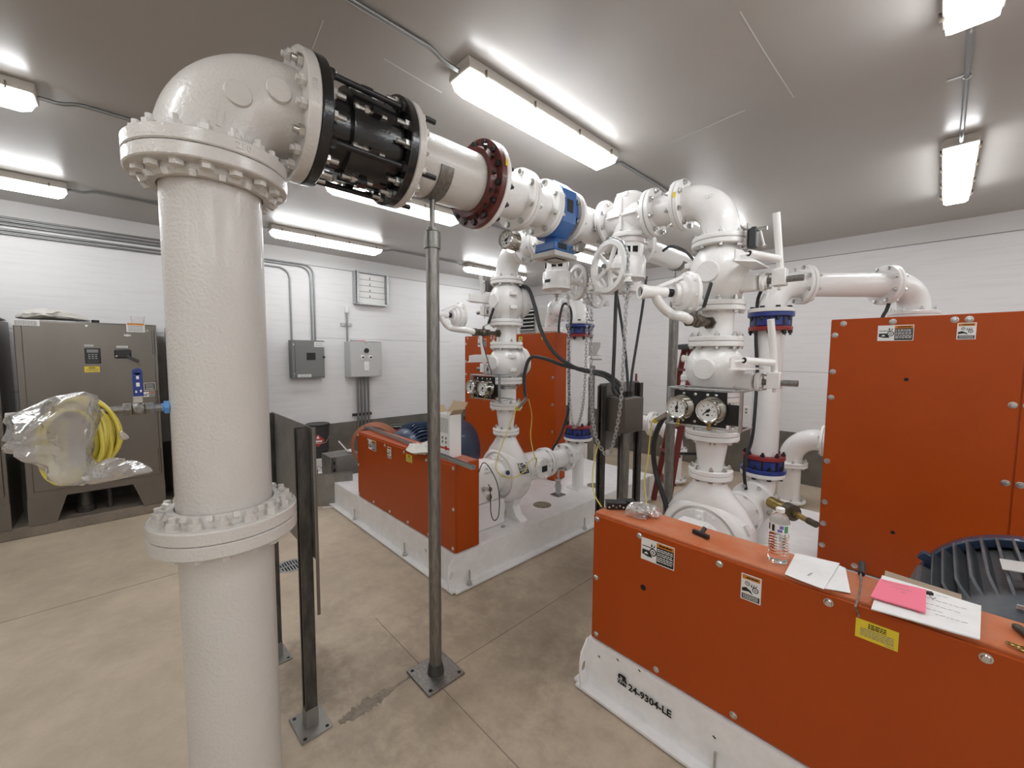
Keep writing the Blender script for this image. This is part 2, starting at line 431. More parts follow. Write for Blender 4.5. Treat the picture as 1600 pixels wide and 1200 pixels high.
# saw cuts in the slab, drain rim and housekeeping plinth below the control cabinets
m = MB('joint')
m.box((-3.86, -.75, .0006), (.004, 3.0, .0012)); m.box((-.9, 1.075, .0006), (2.9, .003, .0012)); m.box((-1.70, 3.2, .0006), (.003, 4.2, .0012))
struct('trim_4', m)
m = MB('trim_white')
for pts in (((505, 32), (488, 76)), ((1156, 18), (1196, 84), (1240, 152)), ((1050, 222), (1112, 195), (1165, 172)), ((600, 92), (690, 145))):
    q = [U(a, b, z=CEIL - .0006) for a, b in pts]
    for u, v in zip(q, q[1:]): m.bar(u, v, .004, .0012)
struct('trim_7', m)
struct('trim_5', MB('plinth').box((XL + .33, -.55, .05), (.62, 3.6, .10)), bevel=.008)
# broken grout patch between the posts
m = MB('grout'); rr = random.Random(3)
a, b2 = U(530, 1130, z=0), U(640, 1058, z=0)
top = []; bot = []
for i in range(41):
    t = i / 40; p = a.lerp(b2, t); w = .035 * (math.sin(PI * min(1, t * 1.2 + .08)) + .2)
    n = V((b2.y - a.y, -(b2.x - a.x), 0)).normalized()
    top.append(p + n * w * rr.uniform(.45, 1.15)); bot.append(p - n * w * rr.uniform(.45, 1.15))
m.prism(top + bot[::-1], (0, 0, .0015)); struct('trim_6', m)

# ------------------------------------------------------------------ strip lights
def make_light():
    t = thing('strip_light', '', 'ceiling light', (0, 0, CEIL), 'strip lights on the ceiling')
    h = MB('fixture'); h.prism([(-.075, 0, CEIL), (.075, 0, CEIL), (.085, 0, CEIL - .045), (.085, 0, CEIL - .058), (-.085, 0, CEIL - .058), (-.085, 0, CEIL - .045)], (0, 1.30, 0))
    part(t, 'housing', h, bevel=.006)
    l = MB('lens'); prof = [(-.076, -.058), (.076, -.058), (.072, -.095), (.055, -.118), (-.055, -.118), (-.072, -.095)]
    A = [V((x * .93, .03, CEIL + z * .98 - .001)) for x, z in prof]; B = [V((x, .075, CEIL + z)) for x, z in prof]
    A = [V((x, .012 if z > -.06 else (.03 if z > -.1 else .065), CEIL + z)) for x, z in prof]
    B = [V((p.x, 1.30 - p.y, p.z)) for p in A]
    l.add(A + B, [tuple(reversed(range(6))), tuple(range(6, 12))] + [(i, (i + 1) % 6, 6 + (i + 1) % 6, 6 + i) for i in range(6)])
    part(t, 'diffuser', l, 'glowing ribbed diffuser')
    for y in (.10, .45, .85, 1.20):
        for sx in (-1, 1):
            part(t, 'latch', MB('bronze_dark').bar((sx * .085, y, CEIL - .035), (sx * .082, y, CEIL - .072), .022, .006, Y))
    return t
LX = (-5.22, -3.47, -1.70, .01, 1.75, 3.45); LY = (-1.57, 1.25, 3.95, -4.3)  # positions outside the view hold unseen fixtures added to brighten floor and front faces
names = {(0, 0): 'lit strip light near the left wall above the steel control cabinet', (0, 1): 'lit strip light near the left wall above the grey breaker panel',
         (0, 2): 'small far strip light in the corner seen over the far check valve', (1, 0): 'lit strip light cut off by the upper left edge of the photo',
         (1, 1): 'strip light mostly hidden behind the black coupling and white pipe', (1, 2): 'strip light seen through the gap left of the bright handwheel',
         (2, 1): 'big strip light in full view on the ceiling above the header pipe', (2, 2): 'strip light on the ceiling hidden behind the near white elbow',
         (3, 1): 'strip light cut off at the top right corner of the photo', (3, 2): 'short looking strip light at right above the tall orange guard'}
L0 = make_light(); first = True
for i, x in enumerate(LX):
    for j, y in enumerate(LY):
        if j == 3 and x < -1: continue
        o = L0 if first else copy_tree(L0); first = False
        yy = y + (-.0 if i else 0); o.location = (x, yy, CEIL)
        o['label'] = names.get((i, j), 'unseen strip light added on the ceiling to brighten the room')
# conduit runs between the lights
def conduit(pts, r, label, m='conduit', name='conduit', rad=.06, grp=None):
    return solo(name, MB(m).tube(fillet(pts, rad) if len(pts) > 2 else pts, r, 10), label, 'conduit', group=grp)
rn = ['left wall row', 'second row from the left wall', 'middle row above the header pipe', 'right hand row']
for i, x in enumerate(LX[:4]):
    conduit([(x, -.27, CEIL - .04), (x, -.18, CEIL - .04), (x, -.12, CEIL - .014), (x, 1.10, CEIL - .014), (x, 1.16, CEIL - .04), (x, 1.25, CEIL - .04)], .0105, 'thin ceiling conduit between first lights of the ' + rn[i], rad=.03)
    conduit([(x, 2.55, CEIL - .04), (x, 2.64, CEIL - .04), (x, 2.70, CEIL - .014), (x, 3.80, CEIL - .014), (x, 3.86, CEIL - .04), (x, 3.95, CEIL - .04)], .0105, 'thin ceiling conduit between far lights of the ' + rn[i], rad=.03)
solo('conduit_strap', MB('zinc').torus((.01, 3.13, CEIL - .012), Y, .013, .004, 16, 6).box((-.03, 3.13, CEIL - .003), (.06, .02, .005)), 'small conduit strap on the ceiling above the tall orange guard', 'strap')

# ------------------------------------------------------------------ flanged pipework
def flange_mb(c, axis, R, ri, t, m='white_paint'):
    """ring centred on c, thickness t"""
    a = V(axis).normalized(); c = V(c); return MB(m).ring(c - a * t / 2, c + a * t / 2, R, ri, 48)
def pipe_mb(p0, p1, r, m='white_paint', n=40, wall=.01):
    p0, p1 = V(p0), V(p1); l = (p1 - p0).length
    return MB(m).lathe([(0, r - wall), (0, r), (l, r), (l, r - wall), (0, r - wall)], p0, p1 - p0, n)
def arc(c, p, ax, ang, n=16):
    """points on a circle about c starting at p turning by ang about ax"""
    c, p = V(c), V(p); return [c + Quaternion(V(ax), ang * i / n) @ (p - c) for i in range(n + 1)]
def elbow_pts(corner, d_in, d_out, R, n=16, stub=.0):
    """centreline of a 90 degree bend that enters travelling d_in and leaves along d_out"""
    corner, d_in, d_out = V(corner), V(d_in), V(d_out)
    s = corner - d_in * R; e = corner + d_out * R; c = s + d_out * R
    out = [s - d_in * stub] if stub else []
    for i in range(n + 1):
        t = PI / 2 * i / n; out.append(c - d_out * R * math.cos(t) + d_in * R * math.sin(t))
    if stub: out.append(e + d_out * stub)
    return out
def neck(mb, c, axis, rf, r, l):
    mb.lathe([(0, rf), (l * .35, r + (rf - r) * .25), (l, r)], c, axis, 40)

def gasket(par, c, axis, R, t=.004): return part(par, 'gasket', MB('groove').ring(V(c) - V(axis) * t / 2, V(c) + V(axis) * t / 2, R - .004, R - .03, 40))
HX, HY, HZ = -1.72, .245, 2.53
RP = .141
# --- big riser, lower and upper length, with a flanged joint
t = thing('riser_pipe', 'lower length of the big white pipe rising from the floor', 'pipe', (HX, HY, 0))
part(t, 'pipe', pipe_mb((HX, HY, 0), (HX, HY, 1.02), RP, 'white_pipe', n=64))
part(t, 'flange', flange_mb((HX, HY, 1.034), Z, .219, .135, .044, 'white_pipe'))
t = thing('riser_pipe', 'upper length of the big white pipe between two bolted flanges', 'pipe', (HX, HY, 1.057))
part(t, 'pipe', pipe_mb((HX, HY, 1.057), (HX, HY, 2.25), RP, 'white_pipe', n=64))
part(t, 'flange', flange_mb((HX, HY, 1.079), Z, .219, .135, .043, 'white_pipe'))
part(t, 'gland_ring', MB('white_pipe').lathe([(0, .178), (.018, .176), (.030, .166), (.030, .146), (.014, .1415), (0, .1415)], (HX, HY, 1.10), Z, 56))
part(t, 'flange', flange_mb((HX, HY, 2.231), Z, .222, .135, .042, 'white_pipe'))
part(t, 'gland_ring', MB('white_pipe').lathe([(0, .178), (.018, .176), (.030, .166), (.030, .146), (.014, .1415), (0, .1415)], (HX, HY, 2.21), -Z, 56))
bolts(t, (HX, HY, 1.013), Z, .186, 16, .0875, .0195, 'white_pipe')
bolts(t, (HX, HY, 2.210), Z, .188, 16, .088, .0195, 'white_pipe')
ms = bolt_mesh('set_screw', .0125, 0, 'white_pipe', 'square')
for z, s in ((1.125, 1), (2.186, -1)):
    for k in range(16):
        a = 2 * PI * k / 16; d = V((math.cos(a), math.sin(a), .45 * s)).normalized()
        put(t, 'set_screw', ms, V((HX, HY, z)) + V((math.cos(a), math.sin(a), 0)) * .168, d)
gasket(t, (HX, HY, 2.2535), Z, .222); gasket(t, (HX, HY, 1.0568), Z, .219, .002)
# --- top elbow
t = thing('pipe_elbow', 'big glossy white pipe elbow at the top of the riser', 'pipe elbow', (HX, HY, 2.254))
part(t, 'bend', MB('white_pipe').tube([V((HX, HY, 2.256))] + elbow_pts((HX, HY, HZ), Z, Y, .232, 20) + [V((HX, .50, HZ))], .153, 56), angle=60)
part(t, 'flange', flange_mb((HX, HY, 2.276), Z, .222, .12, .043, 'white_pipe'))
part(t, 'flange', flange_mb((HX, .512, HZ), Y, .226, .12, .043, 'white_pipe'))
for px, py in ((372, 146), (436, 141)):
    q = U(px, py, x=HX + .154)
    part(t, 'boss', MB('white_pipe').lathe([(-.04, .041), (0, .040), (.006, .036), (.007, 0)], q, X, 32))
part(t, 'cast_lug', MB('white_pipe').bar(U(341, 198, x=HX + .148), U(347, 172, x=HX + .150), .014, .016, X))
a = math.radians(14); q = V((HX + .2225 * math.cos(a), HY + .2225 * math.sin(a), 2.276))
text_part(t, '250', .030, 'white_pipe', q, (-math.sin(a), math.cos(a), 0), Z, 'cast_lettering', .0016)
q = V((HX + .226, .51, HZ + .02)); text_part(t, '250', .026, 'white_pipe', q, (0, 0, 1), (0, -1, 0), 'cast_lettering', .001)
# --- black dismantling joint
t = thing('dismantling_joint', 'black flanged pipe coupling with long tie rods beside the big elbow', 'pipe coupling', (HX, .535, HZ - .22))
P1, P2 = .555, .893
part(t, 'flange', flange_mb((HX, P1, HZ), Y, .226, .135, .038, 'black_gloss'))
part(t, 'flange', flange_mb((HX, P2, HZ), Y, .222, .135, .036, 'black_gloss'))
part(t, 'sleeve', pipe_mb((HX, P1, HZ), (HX, .72, HZ), .146, 'black_gloss', 56))
part(t, 'body', MB('black_gloss').lathe([(0, .147), (0, .168), (.006, .172), (.20, .172), (.21, .16), (.22, .147)], (HX, .668, HZ), Y, 56))
for k in range(8):
    a = 2 * PI * k / 8 + .2; d = V((math.cos(a), 0, math.sin(a))); c = V((HX, 0, HZ)) + d * .176
    part(t, 'tee_bolt', MB('zinc').cyl(c + Y * .675, c + Y * .79, .0085, n=8).hex(c + Y * .70, Y, .016, .014).sphere(c + Y * .672, .013, 8))
    part(t, 'bolt_lug', MB('black_gloss').box(c + Y * .745 + d * .004, (.035, .035, .03), Matrix.Rotation(-a, 3, 'Y')))
for k in range(5):
    a = 2 * PI * k / 5 + .62; c = V((HX + .196 * math.cos(a), 0, HZ + .196 * math.sin(a)))
    r_ = part(t, 'tie_rod', MB('black_metal').cyl(c + Y * .535, c + Y * 1.02, .0115, n=10).hex(c + Y * .575, Y, .022, .02).hex(c + Y * .86, Y, .022, .015)); part(r_, 'end_nut', MB('zinc').hex(c + Y * .490, -Y, .021, .018).cyl(c + Y * .49, c + Y * .455, .0118, n=10))
nm = bolt_mesh('stud', .0185, .05, 'zinc', 'nut')
for k in range(16):
    a = 2 * PI * (k + .5) / 16; c = V((HX + .192 * math.cos(a), 0, HZ + .192 * math.sin(a)))
    if min(abs((a - 2 * PI * j / 5 - .62 + PI) % (2 * PI) - PI) for j in range(5)) < .12: continue
    put(t, 'stud', nm, c + Y * .574, Y); put(t, 'stud', nm, c + Y * .874, -Y)
    put(t, 'stud', bolt_mesh('stud_painted', .0185, .03, 'white_pipe', 'nut'), c + Y * .490, -Y)
# --- white spool with the saddle, red flange adapter, reducer, short spool
t = thing('pipe_spool', 'white header pipe length between the black coupling and red flange', 'pipe', (HX, .912, HZ))
part(t, 'flange', flange_mb((HX, .929, HZ), Y, .221, .12, .034, 'white_pipe'))
part(t, 'pipe', pipe_mb((HX, .92, HZ), (HX, 1.40, HZ), RP, 'white_pipe', n=64))
for k in range(16):
    a = 2 * PI * (k + .5) / 16; put(t, 'nut', bolt_mesh('nut_painted', .0185, .024, 'white_pipe', 'nut'), V((HX + .192 * math.cos(a), .946, HZ + .192 * math.sin(a))), Y)
t = thing('flange_adapter', 'dark red flange adapter ring clamped round the white header pipe', 'pipe flange', (HX, 1.33, HZ))
part(t, 'ring', MB('primer_red').lathe([(0, .144), (0, .168), (.012, .172), (.030, .178), (.034, .216), (.062, .218), (.064, .216), (.064, .144), (0, .144)], (HX, 1.331, HZ), Y, 60))
bolts(t, (HX, 1.366, HZ), Y, .193, 14, .065, .0155, 'black_metal')
for k in range(14):
    a = 2 * PI * k / 14; d = V((math.cos(a), -.5, math.sin(a))).normalized()
    put(t, 'set_screw', bolt_mesh('set_screw', .011, 0, 'black_metal', 'square'), V((HX + .176 * math.cos(a), 1.345, HZ + .176 * math.sin(a))), d)
part(t, 'label', MB('yellow').box((HX + .2205, 1.388, HZ + .045), (.001, .016, .03)), 'small yellow sticker')
t = thing('pipe_reducer', 'white flanged pipe reducer between the red flange and the short spool', 'pipe reducer', (HX, 1.397, HZ))
part(t, 'flange', flange_mb((HX, 1.412, HZ), Y, .219, .11, .030))
m = MB('white_paint'); m.lathe([(0, .165), (.05, .150), (.10, .126), (.18, .112), (.25, .112)], (HX, 1.42, HZ), Y, 48); part(t, 'body', m)
part(t, 'flange', flange_mb((HX, 1.666, HZ), Y, .166, .1, .026))
bolts(t, (HX, 1.652, HZ), Y, .143, 8, .054, .016); gasket(t, (HX, 1.6795, HZ), Y, .166, .003)
t = thing('pipe_spool', 'short white pipe spool between the reducer and the blue flow meter', 'pipe', (HX, 1.68, HZ))
part(t, 'flange', flange_mb((HX, 1.693, HZ), Y, .166, .1, .026)); part(t, 'flange', flange_mb((HX, 1.866, HZ), Y, .164, .1, .026))
part(t, 'pipe', pipe_mb((HX, 1.69, HZ), (HX, 1.87, HZ), .112))
bolts(t, (HX, 1.852, HZ), Y, .141, 8, .054, .016); gasket(t, (HX, 1.8795, HZ), Y, .163, .003)
# --- flow meter
t = thing('flow_meter', 'blue electromagnetic flow meter with transmitter box hanging below the header', 'flow meter', (HX, 1.88, HZ - .25))
part(t, 'flange', flange_mb((HX, 1.893, HZ), Y, .163, .1, .026, 'white_paint'))
part(t, 'flange', flange_mb((HX, 2.085, HZ), Y, .160, .1, .028, 'grey_primer'))
m = MB('meter_blue'); W = .135
octo = [(.06, .165), (W, .10), (W, -.09), (.06, -.165), (-.06, -.165), (-W, -.09), (-W, .10), (-.06, .165)]
m.prism([(HX + a, 1.912, HZ + b) for a, b in octo], (0, .135, 0))
m.lathe([(0, .13), (.19, .13)], (HX, 1.89, HZ), Y, 36)
part(t, 'sensor_body', m, bevel=.006)
part(t, 'nameplate', MB('ink').box((HX + W + .001, 1.985, HZ + .01), (.002, .055, .075)), 'black nameplate on the meter side')
part(t, 'neck', MB('meter_blue').cyl((HX, 1.98, HZ - .165), (HX, 1.98, HZ - .20), .055, .04))
tr = part(t, 'transmitter', MB('meter_blue').box((HX + .02, 1.985, HZ - .228), (.17, .20, .058)), bevel=.012)
part(tr, 'cover', MB('lid_grey').box((HX + .02, 1.985, HZ - .273), (.185, .215, .032)), 'pale grey cover', bevel=.006)
part(tr, 'display', MB('ink').box((HX + .02, 1.985, HZ - .2895), (.10, .11, .002)).box((HX + .02, 1.985, HZ - .2895), (.001, .001, .001)), 'dark rimmed display window')
part(tr, 'screen', MB('lid_grey').box((HX + .02, 1.985, HZ - .2912), (.07, .08, .002)))
part(tr, 'nameplate', MB('ink').box((HX + .106, 1.955, HZ - .226), (.002, .08, .035)))
for y in (2.03, 2.06): part(tr, 'cable_gland', MB('zinc').cyl((HX + .10, y, HZ - .228), (HX + .135, y, HZ - .228), .013, n=12))
bolts(t, (HX, 2.068, HZ), Y, .138, 8, .056, .0155)
# --- tee and header run
t = thing('pipe_tee', 'white pipe tee of the header behind the blue flow meter', 'pipe tee', (HX, 2.1, HZ))
part(t, 'run', pipe_mb((HX, 2.11, HZ), (HX, 2.72, HZ), .112))
part(t, 'flange', flange_mb((HX, 2.112, HZ), Y, .160, .1, .026))
part(t, 'flange', flange_mb((HX, 2.715, HZ), Y, .140, .08, .026))
for s in (-1, 1):
    part(t, 'branch', pipe_mb((HX, 2.385, HZ), (HX + s * .14, 2.385, HZ), .086))
    part(t, 'flange', flange_mb((HX + s * .135, 2.385, HZ), X, .140, .08, .026))

def plug_valve(c, ax, side, label, wheel, wlab=None, m='white_paint', chain=None, window=True):
    """gear operated plug valve hanging its actuator below; ax pipe direction, wheel=(offset vector, axis)"""
    c = V(c); ax = V(ax); sd = ax.cross(Z)
    t = thing('plug_valve', label, 'valve', c - Z * .45)
    b = MB(m); b.lathe([(-.15, .086), (-.10, .088), (-.06, .105), (.06, .105), (.10, .088), (.15, .086)], c, ax, 36)
    b.lathe([(-.10, .098), (.10, .104), (.135, .095), (.158, .06), (.162, 0)], c, Z, 32)
    part(t, 'body', b)
    for s in (-1, 1): part(t, 'rib', MB(m).box(c + sd * s * .105, [abs(ax.x) * .21 + abs(ax.y) * .022, abs(ax.y) * .21 + abs(ax.x) * .022, .014]).box(c + sd * s * .108 + Z * .01, (.016, .016, .20)), bevel=.003)
    part(t, 'cast_pad', MB(m).box(c + sd * .088 + Z * .125, [.075 * abs(ax.x) + .03 * abs(ax.y), .075 * abs(ax.y) + .03 * abs(ax.x), .028]), bevel=.004)
    for s in (-1, 1): part(t, 'flange', flange_mb(c + ax * s * .148, ax, .140, .08, .026, m))
    part(t, 'bonnet', MB(m).hex(c - Z * .128, Z, .122, .030, n=8, rot=PI / 8), bevel=.005)
    g = MB(m); g.lathe([(-.13, .098), (-.155, .096), (-.165, .086), (-.245, .086), (-.25, .10), (-.262, .106), (-.36, .104), (-.362, .108), (-.378, .108), (-.38, 0)], c, Z, 36)
    g.lathe([(-.38, .04), (-.41, .034), (-.412, 0)], c, Z, 20)
    gb = part(t, 'gearbox', g)
    part(gb, 'indicator_pin', MB('steel').cyl(c - Z * .41, c - Z * .46, .009, n=10).hex(c - Z * .43, Z, .014, .01))
    if window:
        for a in (-.9, .7):
            q = V((math.sin(a), -math.cos(a), 0)); part(gb, 'window', MB('void').box(c - Z * .205 + q * .080, (.078, .016, .036), Matrix.Rotation(a, 3, 'Z')), 'dark opening in the gear neck')
            part(gb, 'yoke_bar', MB(m).box(c - Z * .205 + q * .088, (.012, .012, .04), Matrix.Rotation(a, 3, 'Z')))
    part(gb, 'nameplate', MB('ink').box(c - Z * .325 + V((0, -.106, 0)), (.05, .004, .02), Matrix.Rotation(0, 3, 'Z')))
    off, wa = V(wheel[0]), V(wheel[1]); wc = c + off; hub0 = V((c.x, c.y, wc.z)) + V((wa.y, wa.x, 0)).normalized() * 0
    part(gb, 'worm_housing', MB(m).cyl(V((c.x, c.y, wc.z)) + (V((off.x, off.y, 0)).normalized()) * .06 + Z * .0, wc - wa * .02, .042, .026, 16))
    w = MB(m); R = wheel[2] if len(wheel) > 2 else .150
    w.lathe([(-.02, R - .030), (-.02, R - .004), (-.012, R), (-.002, R - .010), (.008, R), (.016, R - .004), (.018, R - .030), (.004, R - .036), (-.008, R - .036), (-.02, R - .030)], wc, wa, 48)
    a_, u_, v_ = frame(wa)
    for k in range(5):
        d = u_ * math.cos(2 * PI * k / 5 + .5) + v_ * math.sin(2 * PI * k / 5 + .5)
        w.bar(wc + d * .02, wc + d * (R - .03), .024, .014, wa)
    w.cyl(wc - wa * .025, wc + wa * .03, .028, n=20)
    part(t, 'chain_wheel', w)
    part(t, 'spindle', MB('steel').hex(wc + wa * .03, wa, .012, .02))
    s2 = wa.cross(Z)
    for s in (-1, 1):
        part(t, 'chain_guide', MB(m).bar(wc - wa * .015 + s2 * s * .02, wc - Z * (R * .55) + s2 * s * (R + .0), .022, .010, wa).lathe([(0, .024), (.01, .024), (.014, .017), (.03, .017), (.034, .024), (.044, .024), (.044, 0)], wc - Z * (R * .55 + .03) + s2 * s * (R + .006), Z, 14))
    for s in (-1, 1): bolts(t, c + ax * s * .134, ax * s, .120, 8, .056, .0145); gasket(t, c + ax * s * .1625, ax, .140, .004)
    return wc, s2, R
VZ = HZ - .015
w2 = plug_valve((HX + .30, 2.385, VZ), X, 1, 'white plug valve with the bright chain wheel beside the near pump column', (V((.04, -.285, -.345)), V((-.28, -.96, 0)).normalized(), .155))
_w = U(903, 441, y=2.63) - V((HX - .30, 2.385, VZ))
w1 = plug_valve((HX - .30, 2.385, VZ), X, -1, 'white plug valve under the header beside the far pump column', (_w, V((.35, .94, 0)).normalized(), .140))
w3 = plug_valve((HX, 2.88, VZ), Y, 1, 'shaded plug valve farther along the header past the tee', (V((-.27, -.03, -.345)), V((-1, 0, 0)), .135), m='white_paint')
t = thing('header_pipe', 'white header pipe running on past the valves to the rear post', 'pipe', (HX, 3.03, HZ))
part(t, 'pipe', pipe_mb((HX, 3.03, VZ), (HX, 4.62, VZ), .086))
part(t, 'flange', flange_mb((HX, 3.053, VZ), Y, .140, .08, .026)); part(t, 'flange', flange_mb((HX, 4.62, VZ), Y, .140, .0, .026))

# --- chain loops
def chain(pts, label, r=.0026, pitch=.030, wdt=.0085):
    m = MB('galv'); P = smooth(pts, 14); acc = [0]
    for a, b in zip(P, P[1:]): acc.append(acc[-1] + (b - a).length)
    n = int(acc[-1] / pitch * 1.28); j = 0
    for k in range(n):
        s = acc[-1] * (k + .5) / n
        while acc[j + 1] < s: j += 1
        f = (s - acc[j]) / max(1e-6, acc[j + 1] - acc[j]); c = P[j].lerp(P[j + 1], f); d = (P[j + 1] - P[j]).normalized()
        a, u, w = frame(d); q = (u + w).normalized() if k % 2 else (u - w).normalized(); h = pitch * .34
        m.tube([c + d * h + q * wdt * math.sin(x) * 0 + d * wdt * math.sin(x) + q * wdt * math.cos(x) for x in (0, .8, 1.57, 2.34, PI)] + [c - d * h + d * wdt * math.sin(x) + q * wdt * math.cos(x) for x in (PI, PI + .8, PI + 1.57, PI + 2.34, 2 * PI)], r, 5, closed=True)
    return solo('chain', m, label, 'chain')
for (wc, s2, R), zb, lab, sway in ((w2, 1.05, 'steel chain loop hanging from the bright near chain wheel', .03), (w1, 1.06, 'steel chain loop hanging from the far chain wheel', .02)):
    top = [wc + s2 * (R + .002) * math.cos(a) + Z * (R + .002) * math.sin(a) for a in [PI * i / 8 for i in range(9)]]
    left = wc - s2 * (R + .004); right = wc + s2 * (R + .004); bot = V((wc.x, wc.y, zb)) - s2 * .02
    pts = top + [V((left.x, left.y, wc.z - .3)) + s2 * .01, V((left.x, left.y, zb + .35)) + s2 * .03, V((left.x, left.y, zb + .10)) + s2 * .08, bot,
                 V((right.x, right.y, zb + .10)) - s2 * .07, V((right.x, right.y, zb + .35)) - s2 * .02, V((right.x, right.y, wc.z - .3)) - s2 * .005, top[0]]
    chain(pts, lab)
# ------------------------------------------------------------------ pump sets
CY = 2.385; PZ = .62
def sticker(par, c, xd, up, w, h, kind):
    """safety sticker: one mesh, printed fields proud by a fraction of a millimetre"""
    xd = V(xd).normalized(); up = V(up).normalized(); n = xd.cross(up); c = V(c); m = MB('label_white')
    R = Matrix((xd, up, n)).transposed()
    def q(mt, x0, y0, x1, y1, l=1):
        m.m = mt; m.box(c + xd * ((x0 + x1) / 2 * w) + up * ((y0 + y1) / 2 * h) + n * (.0006 * l), (abs(x1 - x0) * w, abs(y1 - y0) * h, .0008), R)
    def poly(mt, pts, l=2):
        m.m = mt; m.prism([c + xd * (x * w) + up * (y * h) + n * (.0006 * l) for x, y in pts], n * .0008)
    def rings(cx, cy, r, l=2):
        for i, (k, mt) in enumerate(((1, 'ink'), (.72, 'label_white'), (.42, 'ink'), (.22, 'label_white'))):
            m.m = mt; p = c + xd * (cx * w) + up * (cy * h) + n * (.0006 * (l + i)); m.cyl(p, p + n * .0007, r * k, n=20)
    def lines(x0, x1, ys, mt, hh=.028):
        rn_ = random.Random(int(abs(c.x) * 1000))
        for y in ys:
            x = x0
            while x < x1 - .02:
                l = min(rn_.uniform(.04, .11), x1 - x); q(mt, x, y - hh / 2, x + l, y + hh / 2, 3); x += l + .018
    if kind == 'wide':
        q('label_white', -.5, -.5, .5, .5); q('ink', -.02, -.46, .48, .46, 2); q('label_orange', -.02, .28, .48, .46, 3)
        lines(.05, .42, (.37,), 'ink', .07); lines(.0, .45, (.19, .11, .01, -.07, -.17, -.25, -.33), 'label_white', .035)
        rings(-.13, -.04, h * .17); poly('ink', [(-.46, -.02), (-.46, -.24), (-.30, -.30), (-.14, -.30), (-.22, -.12), (-.24, -.02)])
        q('ink', -.46, .12, -.12, .155, 2); poly('ink', [(-.20, .19), (-.17, .36), (-.14, .20)]); poly('ink', [(-.13, .18), (-.06, .33), (-.09, .17)]); poly('label_white', [(-.40, -.20), (-.36, -.12), (-.31, -.11), (-.27, -.20)], 3)
    elif kind == 'tall':
        q('label_white', -.5, -.5, .5, .5); q('label_orange', -.44, .30, .44, .46, 2); lines(-.24, .36, (.38,), 'ink', .06)
        q('ink', -.44, -.46, .44, -.26, 2); lines(-.38, .38, (-.30, -.355, -.41), 'label_white', .022)
        rings(-.18, .15, h * .085); rings(.22, -.02, h * .105); poly('ink', [(-.44, -.18), (-.44, -.06), (-.24, .0), (0, -.10), (.10, -.22), (-.1, -.14)])
        for a in (.0, .1, .2): poly('ink', [(-.02 + a, .06), (.06 + a * 1.3, .22), (.05 + a, .06)])
    elif kind == 'yellow':
        q('yellow', -.5, -.5, .5, .5); lines(-.20, .22, (.36, .26, .17), 'ink', .05); lines(-.38, .40, (.06, -.03, -.12, -.21, -.30), 'ink_grey', .035); lines(.2, .42, (-.42,), 'ink_grey', .03)
    elif kind == 'plain':
        q('label_white', -.5, -.5, .5, .5); lines(-.4, .4, (.25, .05, -.15, -.32), 'ink', .06)
    elif kind == 'black':
        q('label_white', -.5, -.5, .5, .5); q('ink', -.46, -.44, .46, .44, 2); lines(-.36, .36, (.28, .12, -.04, -.20, -.32), 'label_white', .05)
    elif kind == 'logo':
        q('label_white', -.5, -.5, .5, .5); q('ink', -.48, -.48, .48, .48, 2); q('label_white', -.42, .06, .42, .42, 3); q('label_white', -.42, -.06, .42, -.01, 3); q('label_white', -.42, -.15, .42, -.1, 3)
    return part(par, 'sticker', m)

def gauge(par, c, nrm, R, needle, stem=True):
    """round dial gauge: steel case with rim, white face with printed scale, needle, brass stem"""
    n = V(nrm).normalized(); c = V(c)
    g = part(par, 'pressure_gauge', MB('chrome').lathe([(-.055, 0), (-.055, R * .92), (-.004, R * .92), (-.002, R * 1.04), (.012, R * 1.05), (.016, R), (.014, R * .90), (.004, R * .88)], c, n, 40).lathe([(-.058, 0), (-.058, R * 1.22), (-.054, R * 1.22), (-.054, 0)], c, n, 32))
    f = MB('gauge_face').cyl(c - n * .002, c + n * .004, R * .89, n=36)
    xd = Z.cross(n).normalized(); f.m = 'ink'
    for k in range(31):
        a = math.radians(225 - 270 * k / 30); d = xd * math.cos(a) + Z * math.sin(a); l = .16 if k % 5 == 0 else .09
        f.bar(c + d * R * (.80 - l) + n * .0042, c + d * R * .80 + n * .0042, .0006, .0012 if k % 5 else .002, n)
    for k in range(7):
        a = math.radians(225 - 270 * k / 6); d = xd * math.cos(a) + Z * math.sin(a); f.box(c + d * R * .54 + n * .0045, (.006, .0012, .004), Matrix((xd, n, Z)).transposed())
    f.box(c - Z * R * .38 + n * .0045, (.014, .0012, .009), Matrix((xd, n, Z)).transposed())
    part(g, 'dial', f, 'white printed dial')
    a = math.radians(needle); d = xd * math.cos(a) + Z * math.sin(a)
    part(g, 'needle', MB('ink').prism([c - d * R * .25 + xd.cross(n).cross(d) * 0 + n.cross(d) * .006 + n * .0065, c - d * R * .25 - n.cross(d) * .006 + n * .0065, c + d * R * .72 + n * .0065], n * .0012).cyl(c + n * .005, c + n * .009, .008, n=12))
    if stem: part(g, 'stem', MB('brass').cyl(c - Z * (R * 1.05) - n * .02, c - Z * (R * 1.05 + .022) - n * .02, .008, n=10).hex(c - Z * (R * 1.05 + .008) - n * .02, -Z, .010, .012).sphere(c - Z * (R * 1.05 + .030) - n * .018, .012, 10))
    return g

